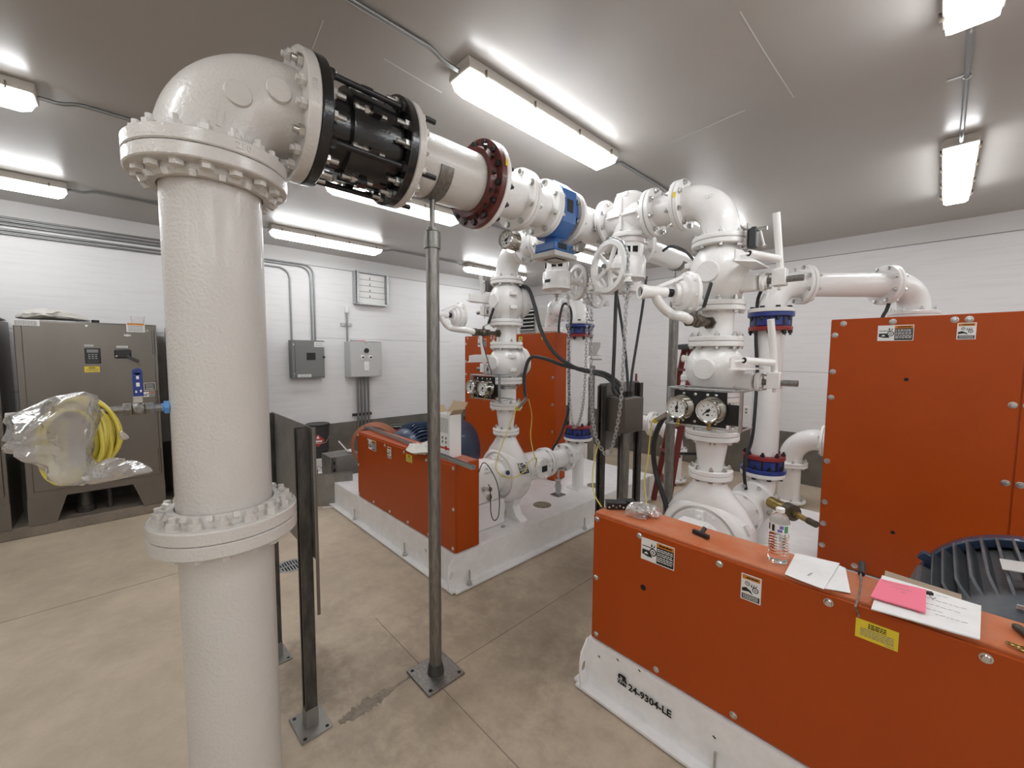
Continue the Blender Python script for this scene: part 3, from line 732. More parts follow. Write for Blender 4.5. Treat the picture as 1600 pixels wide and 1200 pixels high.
def check_valve(x, y, z0, z1, sx, label, switch):
    t = thing('check_valve', label, 'check valve', (x, y, z0)); c = V((x, y, (z0 + z1) / 2)); zc = c.z; h = (z1 - z0)
    part(t, 'flange', flange_mb((x, y, z0 + .013), Z, .140, .08, .026)); part(t, 'flange', flange_mb((x, y, z1 - .013), Z, .140, .08, .026))
    prof = []
    for i in range(17):
        u = -1 + 2 * i / 16; prof.append(((h / 2 - .024) * u, .150 * math.sqrt(max(0, 1 - (u * .80) ** 2))))
    b = MB('white_paint').lathe(prof, c, Z, 44)
    part(t, 'body', b)
    part(t, 'boss', MB('white_paint').lathe([(.10, .058), (.150, .057), (.156, .053), (.157, 0)], c, (.0, -1, 0), 36))
    cv = V((-sx * .25, 1, .1)).normalized()
    part(t, 'cover', MB('white_paint').lathe([(.05, .115), (.12, .115), (.122, .135), (.145, .137), (.146, .120), (.18, .112), (.20, .08), (.205, 0)], c, cv, 36))
    for p in circle(c + cv * .146, cv, .127, 8, .3): put(t, 'cover_bolt', bolt_mesh('cover_bolt', .009, 0, 'white_paint', 'screw'), p, cv)
    lg = V((-sx * .92, -.38, 0)).normalized(); rot = Matrix.Rotation(math.atan2(lg.y, lg.x), 3, 'Z')
    for dz in (.055, -.055):
        part(t, 'hinge_lug', MB('white_paint').box(c + lg * .150 + Z * dz, (.045, .058, .028), rot).cyl(c + lg * .16 + Z * (dz - .02), c + lg * .16 + Z * (dz + .02), .010, n=10), bevel=.004)
    # side lever with closing spring
    s = V((sx, 0, 0)); sh = c - Z * .062
    part(t, 'shaft_housing', MB('white_paint').box(sh + s * .155 + Y * .0, (.09, .075, .085)), bevel=.012)
    gl = MB('white_paint'); gl.lathe([(0, .048), (.016, .048), (.018, .03), (.03, .03)], sh + s * .212, s, 28)
    g_ = part(t, 'gland', gl)
    for k in (-1, 1): part(g_, 'gland_bolt', MB('zinc').cyl(sh + s * .19 + Z * k * .036 + Y * k * .01, sh + s * .262 + Z * k * .036 + Y * k * .01, .005, n=8).hex(sh + s * .232 + Z * k * .036 + Y * k * .01, s, .009, .009))
    part(t, 'shaft', MB('steel').cyl(sh + s * .12, sh + s * .392, .0155, n=16))
    hub = sh + s * .292
    part(t, 'lever_hub', MB('white_paint').box(hub + Z * .012, (.060, .062, .082)).cyl(hub - Z * .03, hub - Z * .05, .008, n=8), bevel=.004)
    top = hub + V((-.015 * sx, -.06, .315))
    part(t, 'lever_arm', MB('white_paint').cyl(hub + Z * .05, top, .0165, n=16))
    br = MB('white_paint'); o = c + s * .135 + Z * .012
    br.prism([o + V((sx * .03, .01, .058)), o + V((sx * .03, .01, 0)), o + V((sx * .03, -.27, 0)), o + V((sx * .03, -.27, .05)), o + V((sx * .03, -.20, .058))], (sx * .008, 0, 0)); br.prism([o + V((sx * .03, .01, 0)), o + V((sx * .105, .01, 0)), o + V((sx * .105, -.20, 0)), o + V((sx * .04, -.29, 0)), o + V((sx * .03, -.29, 0))], (0, 0, -.008))
    part(t, 'bracket', br)
    e0 = o + V((sx * .070, -.19, .038)); e1 = hub + V((-.006 * sx, -.022, .100))
    sp = MB('white_paint').tube([e0, e1], .0185, 14); sp.cyl(o + V((sx * .03, -.215, .032)), e0, .006, n=8)
    part(t, 'spring_tube', sp); part(t, 'tube_end', MB('void').cyl(e0 - (e1 - e0).normalized() * .001, e0 + (e1 - e0).normalized() * .003, .014, n=14), 'dark open tube end')
    if switch:
        q = V((x + sx * .180, y - .05, z1 + .035))
        l = part(t, 'limit_switch', MB('bucket').box(q - Z * .055, (.036, .05, .095)).cyl(q - Z * .008, q + Z * .002, .014, n=12), 'dark grey limit switch', bevel=.004)
        part(l, 'mounting_plate', MB('steel').box(q + V((-.022 * sx, .0, -.04)), (.004, .06, .12)))
        part(l, 'switch_lever', MB('zinc').bar(q + V((sx * .03, -.0, -.02)), q + V((sx * .05, -.0, -.10)), .010, .006, X).sphere(q + V((sx * .05, 0, -.10)), .010, 8).cyl(q + V((sx * .018, 0, -.015)), q + V((sx * .06, 0, -.015)), .009, n=10), 'shiny switch lever')
    bolts(t, (x, y, z0 - .026), Z, .120, 8, .052, .0135); bolts(t, (x, y, z1 - .026), Z, .120, 8, .052, .0135); gasket(t, (x, y, z0 - .001), Z, .140, .003); gasket(t, (x, y, z1 + .001), Z, .140, .003)
    return t

def pump_set(cx, sx, near):
    """pump, discharge column, belt guards, motor and suction riser; sx = side the skid runs away from the pump"""
    w = 'near' if near else 'far'; side = 'right' if near else 'left'
    # ---- skid
    x_in = cx - sx * .30 if False else None
    xe = -1.135 if near else -2.255; xo = xe + sx * 2.40
    xa, xb = min(xe, xo), max(xe, xo); xm = (xa + xb) / 2
    y0, y1 = 1.615, 4.47
    t = thing('pump_skid', 'white steel skid base under the %s pump, at the %s of the room' % (w, side), 'skid', (xm, (y0 + y1) / 2, 0))
    d = MB('skid_white').box((xm, (y0 + y1) / 2, .245), (xb - xa, y1 - y0, .012)); part(t, 'deck', d)
    part(t, 'grout_bed', MB('grout').box((xm, (y0 + y1) / 2, .004), (xb - xa + .04, y1 - y0 + .04, .0075)))
    for nm, yy, s in (('side_channel', y0, -1), ('side_channel', y1, 1)):
        part(t, nm, MB('skid_white').box((xm, yy - s * .004, .1255), (xb - xa, .010, .229)).box((xm, yy + s * .024, .014), (xb - xa + .06, .062, .012)))
    for xx, s in ((xe, -sx), (xo, sx)):
        part(t, 'end_channel', MB('skid_white').box((xx - s * .004, (y0 + y1) / 2, .1255), (.010, y1 - y0, .229)).box((xx + s * .026, (y0 + y1) / 2, .0135), (.064, y1 - y0 + .06, .012)))
    for yy, s in ((y0, -1), (y1, 1)):
        h = yy + s * .0; pts = [(0, .02), (.062, .02), (.062, .175), (.03, .25), (0, .25)]
        hole = [(.034 + .020 * math.cos(a), .115 + .034 * math.sin(a)) for a in [2 * PI * k / 14 for k in range(14)]]
        m = MB('skid_white'); x0_ = xe - sx * .004
        def P(q, o=0): return V((x0_ + o, h + s * q[0], q[1]))
        # plate with a round lifting hole: quads from the hole ring to the outline
        ring = []
        for a in [2 * PI * k / 14 for k in range(14)]:
            dx, dz = math.cos(a), math.sin(a); best = 1e9
            for A, B in zip(pts, pts[1:] + pts[:1]):
                ex, ez = B[0] - A[0], B[1] - A[1]; det = dx * -ez + ex * dz
                if abs(det) < 1e-9: continue
                tt = ((A[0] - .034) * -ez + ex * (A[1] - .115)) / det; u = (dx * (A[1] - .115) - dz * (A[0] - .034)) / det
                if tt > 0 and -.001 <= u <= 1.001: best = min(best, tt)
            ring.append((.034 + dx * best, .115 + dz * best))
        for o in (0, .010 * sx):
            b0 = len(m.v); m.add([P(q, o) for q in hole] + [P(q, o) for q in ring], [(k, (k + 1) % 14, 14 + (k + 1) % 14, 14 + k) for k in range(14)])
        m.add([P(q) for q in ring] + [P(q, .010 * sx) for q in ring] + [P(q) for q in hole] + [P(q, .010 * sx) for q in hole],
              [(k, (k + 1) % 14, 14 + (k + 1) % 14, 14 + k) for k in range(14)] + [(28 + k, 28 + (k + 1) % 14, 42 + (k + 1) % 14, 42 + k) for k in range(14)])
        part(t, 'lifting_lug', m)
    me = MB('zinc').cyl((0, 0, 0), (0, 0, .105), .007, n=8).hex((0, 0, .012), Z, .015, .012).cyl((0, 0, 0), (0, 0, .004), .022, n=12).mesh('anchor_bolt')
    for x_ in ([xe + sx * (.62 + .62 * k) for k in range(3)] if near else [U(a_, b_, y=y0 - .028).x for a_, b_ in ((554, 803), (632, 857))] + [xe - .19]): put(t, 'anchor_bolt', me, (x_, y0 - .028, .02), Z)
    for k in range(3): put(t, 'anchor_bolt', me, (xe - sx * .032, y0 + .10 + 1.36 * k, .02), Z)
    for k, (dx, yy) in enumerate(((.24, 2.78), (.24, 3.62), (1.2, 3.9))):
        part(t, 'grout_hole', MB('grout').cyl((xe + sx * dx, yy, .2505), (xe + sx * dx, yy, .2525), .085, n=28), 'round grout filled hole')
    if near:
        text_part(t, '24-9304-LE', .0435, 'ink', (-.800, y0 - .010, .140), X, Z, bold=.0012)
        text_part(t, 'GR', .030, 'ink', (-.934, y0 - .010, .163), X, Z, bold=.0035)
        text_part(t, 'GORMAN-RUPP', .0072, 'ink', (-.934, y0 - .010, .146), X, Z); text_part(t, 'PUMPS', .0145, 'ink', (-.934, y0 - .010, .134), X, Z, bold=.001)
        for px, py in ((936, 1026), (965, 1031), (999, 1048), (1116, 1152)):
            q = U(px, py, y=y0 - .010); part(t, 'paint_chip', MB('ink').box(q, (.012, .001, .006), Matrix.Rotation(.6, 3, 'Y')))
    else:
        for q in ((-2.62, .16), (-2.50, .16)): part(t, 'paint_chip', MB('ink').box((q[0], y0 - .010, q[1]), (.03, .001, .005), Matrix.Rotation(.5, 3, 'Y')))
    # ---- low belt guard
    ga, gb_ = (xe + .012, xe + 1.63) if near else (xe - 1.63, xe - .010)
    gx = (ga + gb_) / 2; GZ = .892
    gl = 'low orange belt guard at right holding a water bottle and papers' if near else 'low orange belt guard with a long aluminium rail on its top'
    t = thing('belt_guard', gl, 'machine guard', (gx, 1.73, .251))
    part(t, 'housing', MB('orange_dusty' if near else 'orange').box((gx, 1.7375, (GZ + .256) / 2), (gb_ - ga, .203, GZ - .256)), bevel=.007)
    part(t, 'front_panel', MB('orange').box((gx, 1.6305, (GZ + .256) / 2 - .006), (gb_ - ga - .004, .011, GZ - .272)), bevel=.003)
    dm = bolt_mesh('panel_screw', .0105, 0, 'zinc', 'dome')
    fy = 1.625
    for k in range(6):
        xx = ga + .03 + (gb_ - ga - .06) * k / 5
        put(t, 'panel_screw', dm, (xx + (.16 if k == 0 else -.16 if k == 5 else 0) * 0, fy, .285), -Y)
    for k in range(1, 5): put(t, 'panel_screw', dm, (ga + (.245 + .335 * (k - 1)) * 1., fy, GZ - .038), -Y)
    for xx in (ga + .022, gb_ - .022):
        for z in (.57, GZ - .03): put(t, 'panel_screw', dm, (xx, fy, z), -Y)
    if near:
        part(t, 'hole', MB('void').cyl((U(1005, 918, y=fy)) - Y * .0004, U(1005, 918, y=fy) + Y * .0015, .013, n=18), 'round black inspection hole')
        sticker(t, (-.793, fy - .0004, .804), X, Z, .150, .098, 'wide'); sticker(t, (-.432, fy - .0004, .803), X, Z, .066, .098, 'tall'); sticker(t, (-.089, fy - .0004, .808), X, Z, .098, .060, 'yellow')
    else:
        sticker(t, (-3.553, fy - .0004, .815), X, Z, .155, .092, 'wide'); sticker(t, (-3.225, fy - .0004, .804), X, Z, .068, .098, 'tall'); sticker(t, (-2.888, fy - .0004, .818), X, Z, .092, .06, 'yellow')
    # ---- tall belt guard
    ta, tb = (-.515, 1.12) if near else (-4.50, -2.885)
    tx = (ta + tb) / 2; TZ = 1.893; ty = 3.40
    t = thing('belt_guard', 'tall orange guard panel standing at the %s' % ('right edge behind the papers' if near else 'back of the far pump'), 'machine guard', (tx, 3.5, .251))
    part(t, 'housing', MB('orange').box((tx, ty + .10, (TZ + .256) / 2), (tb - ta, .19, TZ - .256)), bevel=.006)
    xs = [ta, ta + .815, tb]
    for u, v in zip(xs, xs[1:]): part(t, 'front_panel', MB('orange').box(((u + v) / 2, ty + .004, (TZ + .256) / 2), (v - u - .007, .012, TZ - .262)), bevel=.0025)
    dm2 = bolt_mesh('panel_bolt', .0135, 0, 'zinc', 'dome'); fy = ty - .002
    pts = [(.065, TZ - .03), (.30, TZ - .03), (.555, TZ - .032), (.61, TZ - .032)] + [(.025, z) for z in (1.79, 1.55, 1.38, .95, .67, .52, .37)] + [(.79, 1.40), (.84, 1.40), (.79, .98), (.84, .98), (.79, .55), (.20, .29), (.45, .29), (.7, .29)]
    for x_, z in pts: put(t, 'panel_bolt', dm2, (ta + x_, fy, z), -Y)
    if not near:
        for z in (1.70, 1.40, 1.1, .8): put(t, 'panel_bolt', dm2, (tb - .03, fy, z), -Y)
        sticker(t, (-4.13, fy - .001, 1.80), X, Z, .17, .10, 'wide'); sticker(t, (-3.06, fy - .001, 1.835), X, Z, .055, .028, 'yellow'); sticker(t, (-3.42, fy - .001, 1.82), X, Z, .06, .08, 'yellow')
    else:
        for px, py in ((1416, 593), (1395, 832)): q = U(px, py, y=fy); part(t, 'hole', MB('void').cyl(q - Y * .0004, q + Y * .003, .011, n=16), 'round black inspection hole')
        sticker(t, (-.2005, fy - .001, 1.795), X, Z, .160, .094, 'wide'); sticker(t, (.088, fy - .001, 1.796), X, Z, .072, .092, 'tall')
    # ---- motor
    mx = .285 if near else -3.60; mz = .645; R = .30
    t = thing('electric_motor', 'finned dark blue motor behind the papers at right' if near else 'finned blue motor behind the cardboard box on the far skid', 'motor', (mx, 2.3, .251))
    mm = 'motor_grey' if near else 'motor_blue'
    b = MB(mm).lathe([(0, .14), (.02, .20), (.07, .255), (.12, .272), (.66, .272), (.66, 0)], (mx, 1.875, mz), Y, 40); part(t, 'body', b)
    for k in range(48):
        a = 2 * PI * k / 48 + .05
        if math.sin(a) < -.5: continue
        dd = V((math.cos(a), 0, math.sin(a)))
        if 2.62 < a < 3.05: continue
        p0 = V((mx, 0, mz)) + dd * .265
        f = MB(mm); ro = dd * .056
        f.prism([p0 + Y * 1.995 - dd.cross(Y) * .004, p0 + Y * 2.02 - dd.cross(Y) * .004 + ro * .75, p0 + Y * 2.05 - dd.cross(Y) * .004 + ro, p0 + Y * 2.44 - dd.cross(Y) * .004 + ro, p0 + Y * 2.44 - dd.cross(Y) * .004], dd.cross(Y) * .008)
        part(t, 'cooling_fin', f)
    fc = MB('motor_blue').lathe([(0, .285), (.0, .314), (.006, .320), (.055, .318), (.15, .275), (.25, .19), (.29, 0)] if near else [(0, .285), (.0, .315), (.006, .322), (.20, .320), (.28, .28), (.31, .19), (.31, 0)], (mx, 2.43, mz), Y, 44); part(t, 'fan_cover', fc)
    for a in (.6, 2.62): dd = V((math.cos(a), 0, math.sin(a))); part(t, 'cover_lug', MB('motor_blue').box(V((mx, 2.42, mz)) + dd * .322, (.05, .03, .04), Matrix.Rotation(-a, 3, 'Y')), bevel=.005)
    tbx = part(t, 'terminal_box', MB(mm).box((mx - .262, 2.20, mz + .078), (.12, .34, .11), Matrix.Rotation(.30, 3, 'Y')), bevel=.012)
    part(t, 'nameplate', MB('lid_grey').box((mx - .045, 2.09, mz + .328), (.13, .10, .003), Matrix.Rotation(-.14, 3, 'Y')), 'scuffed grey plate') if near else None
    part(t, 'label', MB('label_white').box((mx - .05, 1.938, mz + .248), (.07, .03, .0015), Matrix.Rotation(-.9, 3, 'X') @ Matrix.Rotation(0, 3, 'Y')), 'small pale sticker') if near else None
    for s in (-1, 1): part(t, 'foot', MB(mm).box((mx + s * .19, 2.22, .33), (.12, .50, .16)), bevel=.01)
    # ---- pump
    t = thing('pump', 'white centrifugal pump %s' % ('behind the low guard with the water bottle' if near else 'between the far low guard and its suction pipe'), 'pump', (cx, CY, .251))
    b = MB('white_paint'); b.lathe([(-.085, 0), (-.085, .190), (-.105, .193), (-.112, .200), (-.108, .212), (-.085, .232), (-.05, .246), (-.02, .25), (.04, .25), (.08, .236), (.11, .20), (.13, .15), (.17, .132), (.49, .124), (.50, .124)], (cx, CY, PZ), Y, 56)
    part(t, 'volute', b)
    b = MB('white_paint'); b.lathe([(.0, .235), (.08, .19), (.145, .125), (.19, .092), (.215, .080), (.235, .078)], (cx, CY, PZ + .12), Z, 40)
    for p in b.v: k_ = max(0., min(1., (PZ + .34 - p.z) / .2)); p.y = CY + (p.y - CY) * (1 - .62 * k_)
    part(t, 'discharge_neck', b); text_part(t, '3U', .042, 'white_paint', (cx - .02, CY - .0815, .895), X, V((0, .2, 1)), 'cast_lettering', .003)
    for s in (-1, 1): part(t, 'rib', MB('white_paint').prism([(cx + s * .07, CY - .035, .955), (cx + s * .07, CY - .015, .955), (cx + s * .165, CY - .015, .775), (cx + s * .165, CY - .035, .775), ], (s * -.06, 0, -.02)))
    part(t, 'discharge_flange', flange_mb((cx, CY, .978), Z, .115, .06, .026))
    bolts(t, (cx, CY, .965), Z, .094, 8, .052, .0125)
    part(t, 'suction_flange', flange_mb((cx, CY + .50, PZ), Y, .142, .08, .028)); gasket(t, (cx, CY + .5155, PZ), Y, .142, .003); gasket(t, (cx, CY, .9915), Z, .115, .003)
    for a in (.5, 1.2): part(t, 'volute_rib', MB('white_paint').box(V((cx, CY - .02, PZ)) + V((math.cos(a), 0, math.sin(a))) * .249, (.012, .09, .05), Matrix.Rotation(-a, 3, 'Y')))
    bp_ = MB('white_paint').lathe([(0, 0), (0, .176), (.006, .182), (.03, .184), (.03, 0)], (cx, CY - .108, PZ), Y, 48)
    bp_.lathe([(.012, 0), (.012, .100), (0, .102), (0, .118), (.006, .122), (.075, .128)], (cx, CY - .172, PZ), Y, 40)
    part(t, 'cover_plate', bp_)
    for k in range(8):
        a = 2 * PI * k / 8 + .39; dd = V((math.cos(a), 0, math.sin(a)))
        put(t, 'cover_bolt', bolt_mesh('cap_bolt', .0135, 0, 'white_paint', 'screw'), V((cx, CY - .108, PZ)) + dd * .157, -Y)
    for k, a in enumerate((.35, PI - .35)):
        dd = V((math.cos(a), 0, math.sin(a))); p0 = V((cx, CY - .135, PZ)) + dd * .09; p1 = V((cx, CY - .150, PZ)) + dd * .195
        part(t, 'seal_boss', MB('white_paint').cyl(p0, p1, .024, .031, 18)); part(t, 'sight_plug', MB('motor_blue').cyl(p1, p1 + (p1 - p0).normalized() * .008, .019, n=16).hex(p1 + (p1 - p0).normalized() * .008, p1 - p0, .012, .006), 'dark blue sight plug')
    part(t, 'lug', MB('white_paint').box((cx, CY - .125, PZ + .150), (.045, .03, .07)).cyl((cx, CY - .135, PZ + .15), (cx, CY - .158, PZ + .15), .013, n=10), bevel=.005)
    part(t, 'bearing_housing', MB('white_paint').prism([(cx - .12, CY - .17, .46), (cx + .12, CY - .17, .46), (cx + .12, CY - .17, .68), (cx + .075, CY - .17, .77), (cx - .075, CY - .17, .77), (cx - .12, CY - .17, .68)], (0, -.36, 0)), bevel=.012)
    part(t, 'pedestal', MB('white_paint').box((cx, CY - .335, .356), (.27, .40, .205)), bevel=.006)
    for s in (-1, 1):
        for yy in (-.50, -.20): put(t, 'foot_bolt', bolt_mesh('foot_bolt', .016, 0, 'zinc', 'screw'), (cx + s * .185, CY + yy, .2515), Z)
        part(t, 'foot', MB('white_paint').prism([(cx + s * .05, CY - .04, .40), (cx + s * .16, CY - .04, .44), (cx + s * .13, CY - .04, .36), (cx + s * .17, CY - .04, .29), (cx + s * .235, CY - .04, .252), (cx + s * .05, CY - .04, .252)], (0, .08, 0)))
    # fittings on the +x flank of the bearing housing
    sd = 1
    part(t, 'sensor', MB('chrome').cyl((cx + .12, CY - .36, .585), (cx + .185, CY - .36, .60), .014, n=12).cyl((cx + .185, CY - .36, .60), (cx + .215, CY - .36, .605), .018, n=12).hex((cx + .13, CY - .36, .587), X, .02, .012), 'shiny sensor plug')
    part(t, 'sight_glass', MB('chrome').cyl((cx + .12, CY - .30, .505), (cx + .135, CY - .30, .505), .026, n=18).cyl((cx + .135, CY - .30, .505), (cx + .137, CY - .30, .505), .018, n=16), 'round sight glass')
    text_part(t, 'OIL', .028, 'ink_grey', (cx + .098, CY - .30, .727), Y, V((-.45, 0, .9)), depth=.0004); text_part(t, 'CHECK', .024, 'ink_grey', (cx + .113, CY - .30, .70), Y, V((-.45, 0, .9)), depth=.0004)
    lx = V((.93, -.36, 0)).normalized(); lp = V((cx, CY + .02, PZ)) + lx * .2; nrm = V((.87, -.2, .30)).normalized()
    # company plate on the volute flank
    if not near: c0 = V((cx + .236, CY - .02, PZ + .09)); xd = V((0, 1, 0)); up = V((-.36, 0, .93)).normalized()
    if not near: st = sticker(t, c0 + xd.cross(up) * .002, xd, up, .105, .095, 'logo'); text_part(st, 'GR', .046, 'ink', c0 + xd.cross(up) * .0052 + up * .0235, xd, up, bold=.002); text_part(st, 'PUMPS', .023, 'label_white', c0 + xd.cross(up) * .0052 - up * .029, xd, up)
    if not near:
        part(t, 'access_cover', MB('white_paint').cyl((cx + .08, CY + .34, PZ), (cx + .150, CY + .34, PZ), .095, n=28)); part(t, 'nameplate', MB('ink').box((cx + .1515, CY + .34, PZ + .0), (.002, .07, .055)), 'black nameplate')
        for p in circle((cx + .150, CY + .34, PZ), X, .078, 8, .2): put(t, 'cover_bolt', bolt_mesh('cap_bolt', .0135, 0, 'white_paint', 'screw'), p, X)
    # ---- suction side: spool, base elbow
    sy = CY + .516
    t = thing('suction_spool', 'flanged white suction spool bolted to the %s pump' % w, 'pipe', (cx, sy, PZ - .15))
    part(t, 'flange', flange_mb((cx, sy + .014, PZ), Y, .140, .08, .026)); part(t, 'pipe', pipe_mb((cx, sy + .01, PZ), (cx, 3.19, PZ), .090)); part(t, 'flange', flange_mb((cx, 3.178, PZ), Y, .140, .08, .026))
    bolts(t, (cx, sy - .027, PZ), Y, .120, 8, .055, .0135); bolts(t, (cx, 3.164, PZ), Y, .120, 8, .055, .0135); gasket(t, (cx, 3.191, PZ), Y, .140, .003)
    rx = cx + sx * .03; ry = 3.41
    t = thing('base_elbow', 'white base elbow at the foot of the %s suction riser' % w, 'pipe elbow', (cx, ry, .251))
    part(t, 'bend', MB('white_paint').tube([V((cx, 3.20, PZ))] + elbow_pts((cx, ry, PZ), Y, Z, .15, 14) + [V((cx, ry, .785))], .090, 32), angle=60)
    part(t, 'flange', flange_mb((cx, 3.204, PZ), Y, .140, .08, .026)); part(t, 'flange', flange_mb((cx, ry, .785), Z, .148, .08, .028))
    part(t, 'foot', MB('white_paint').cyl((cx, ry + .01, .25), (cx, ry + .01, .62), .058, n=24).box((cx, ry + .01, .258), (.17, .17, .012)))
    ps = thing('pipe_support', 'short zinc screw jack under the %s suction spool flange' % w, 'pipe support', (cx, 3.10, .251))
    part(ps, 'base_plate', MB('steel').box((cx, 3.10, .2555), (.11, .11, .008))); part(ps, 'socket', MB('galv').cyl((cx, 3.10, .259), (cx, 3.10, .315), .027).hex((cx, 3.10, .315), Z, .034, .045).cyl((cx, 3.10, .36), (cx, 3.10, .40), .026)); part(ps, 'screw', MB('zinc').cyl((cx, 3.10, .40), (cx, 3.10, .51), .012).hex((cx, 3.10, .40), Z, .03, .016)); part(ps, 'saddle', MB('galv').box((cx, 3.10, .52), (.09, .05, .016)))
    # ---- riser with restrained couplings at both ends
    def coupling(z, up, lab):
        c = thing('pipe_coupling', lab, 'pipe coupling', (cx, ry, z)); s = 1 if up else -1
        zz = lambda a: z + s * a
        part(c, 'flange', MB('coupling_blue').ring((cx, ry, zz(.0)), (cx, ry, zz(.030)), .146, .09, 40).ring((cx, ry, zz(.03)), (cx, ry, zz(.095)), .122, .092, 40), 'dark blue flange')
        part(c, 'follower', MB('coupling_red').ring((cx, ry, zz(.098)), (cx, ry, zz(.128)), .138, .0915, 40), 'red follower ring')
        for k in range(8):
            a = 2 * PI * k / 8 + .2; q = V((cx + .122 * math.cos(a), ry + .122 * math.sin(a), 0))
            if k % 2: part(c, 'tee_bolt', MB('black_metal').cyl(q + Z * zz(.012), q + Z * zz(.158), .008, n=8).hex(q + Z * zz(.129), Z * s, .015, .016))
            else: part(c, 'tee_bolt', MB('black_metal').cyl(q + Z * zz(.012), q + Z * zz(.158), .008, n=8).hex(q + Z * zz(.129), Z * s, .015, .016))
        for k in range(8): put(c, 'flange_bolt', bolt_mesh('flange_bolt', .0155, .058, 'black_metal'), (cx + .122 * math.cos(2 * PI * k / 8 + .59), ry + .122 * math.sin(2 * PI * k / 8 + .59), zz(-.030)), Z * s)
    coupling(.800, True, 'blue and red pipe coupling at the bottom of the %s riser' % w)
    coupling(1.960, False, 'blue and red pipe coupling at the top of the %s riser' % w)
    t = thing('suction_riser', 'tall white vertical pipe between two blue and red couplings of the %s set' % w, 'pipe', (cx, ry, .84))
    part(t, 'pipe', pipe_mb((cx, ry, .86), (cx, ry, 1.90), .0905))
    t = thing('pipe_elbow', 'white elbow on top of the %s suction riser' % w, 'pipe elbow', (cx, ry, 1.962)); ez = 2.165
    dv = V((.69, .724, 0)) if near else V((-.88, .475, 0)).normalized()
    part(t, 'bend', MB('white_paint').tube([V((cx, ry, 1.97))] + elbow_pts((cx, ry, ez), Z, dv, .165, 16) + [V((cx, ry, ez)) + dv * .20], .092, 36), angle=60)
    part(t, 'flange', flange_mb((cx, ry, 1.976), Z, .148, .08, .028)); part(t, 'flange', flange_mb(V((cx, ry, ez)) + dv * .202, dv, .140, .08, .026))
    L = 1.03 if near else .80
    e0 = V((cx, ry, ez)) + dv * .217; e1 = V((cx, ry, ez)) + dv * (L - .217)
    t2 = thing('pipe_spool', 'horizontal white pipe spool running to the %s' % ('elbow above the tall orange guard at right' if near else 'back left from the far riser'), 'pipe', (e0 + e1) / 2)
    part(t2, 'pipe', pipe_mb(e0, e1, .086)); part(t2, 'flange', flange_mb(e0 + dv * .013, dv, .140, .08, .026)); part(t2, 'flange', flange_mb(e1 - dv * .013, dv, .140, .08, .026))
    bolts(t2, e0 - dv * .028, dv, .120, 8, .055, .0135); bolts(t2, e1 - dv * .027, dv, .120, 8, .055, .0135); gasket(t2, e0 - dv * .001, dv, .140, .003); gasket(t2, e1 + dv * .0005, dv, .140, .003)
    k = V((cx, ry, ez)) + dv * L
    t3 = thing('pipe_elbow', 'white elbow turning down behind the tall orange guard of the %s set' % w, 'pipe elbow', (k.x, k.y, ez - .25))
    part(t3, 'bend', MB('white_paint').tube([k - dv * .205] + elbow_pts(k, dv, -Z, .165, 16) + [k - Z * .20], .090, 36), angle=60)
    part(t3, 'flange', flange_mb(k - dv * .204, dv, .140, .08, .026)); part(t3, 'flange', flange_mb(k - Z * .20, Z, .140, .08, .026))
    t4 = thing('down_pipe', 'white down pipe hidden behind the tall orange guard of the %s set' % w, 'pipe', (k.x, k.y, .251))
    part(t4, 'pipe', pipe_mb((k.x, k.y, .252), (k.x, k.y, ez - .214), .085)); part(t4, 'flange', flange_mb(k - Z * .227, Z, .140, .08, .026)); bolts(t4, k - Z * .241, Z, .120, 8, .055, .0135)
    # ---- discharge column
    t = thing('pipe_reducer', 'white tapered reducer on top of the %s pump' % w, 'pipe reducer', (cx, CY, .992))
    part(t, 'body', MB('white_paint').lathe([(0, .062), (.02, .064), (.21, .089), (.22, .09)], (cx, CY, .995), Z, 40)); part(t, 'flange', flange_mb((cx, CY, 1.005), Z, .115, .05, .026)); part(t, 'flange', flange_mb((cx, CY, 1.200), Z, .140, .07, .026))
    t = thing('pipe_spool', 'short white spool behind the two gauges of the %s column' % w, 'pipe', (cx, CY, 1.214))
    part(t, 'pipe', pipe_mb((cx, CY, 1.216), (cx, CY, 1.43), .086)); part(t, 'flange', flange_mb((cx, CY, 1.228), Z, .140, .07, .026)); part(t, 'flange', flange_mb((cx, CY, 1.415), Z, .140, .07, .026))
    bolts(t, (cx, CY, 1.186), Z, .120, 8, .056, .0135); gasket(t, (cx, CY, 1.2145), Z, .140, .003)
    check_valve(cx, CY, 1.430, 1.727, sx, 'lower white check valve on the %s pump column' % w, False)
    t = thing('pipe_spool', 'short white spool between the two check valves of the %s column' % w, 'pipe', (cx, CY, 1.727))
    part(t, 'pipe', pipe_mb((cx, CY, 1.729), (cx, CY, 1.917), .086)); part(t, 'flange', flange_mb((cx, CY, 1.742), Z, .140, .07, .026)); part(t, 'flange', flange_mb((cx, CY, 1.904), Z, .140, .07, .026))
    check_valve(cx, CY, 1.919, 2.262, sx, 'upper white check valve on the %s pump column' % w, True)
    t = thing('pipe_elbow', 'white elbow joining the %s pump column to the header valve' % w, 'pipe elbow', (cx, CY, 2.264)); dv = V((-sx, 0, 0))
    xf = HX + sx * (.30 + .164); cz = V((cx, CY, VZ))
    Ls = abs(cx - xf)
    part(t, 'bend', MB('white_paint').tube([V((cx, CY, 2.27))] + elbow_pts(cz, Z, dv, .185, 18) + [cz + dv * .205], .095, 40), angle=60)
    part(t, 'flange', flange_mb((cx, CY, 2.277), Z, .140, .07, .026)); part(t, 'flange', flange_mb(cz + dv * .20, dv, .140, .07, .026))
    q = U(1098, 318, y=CY - .094) if near else V((cx + .094, CY, VZ))
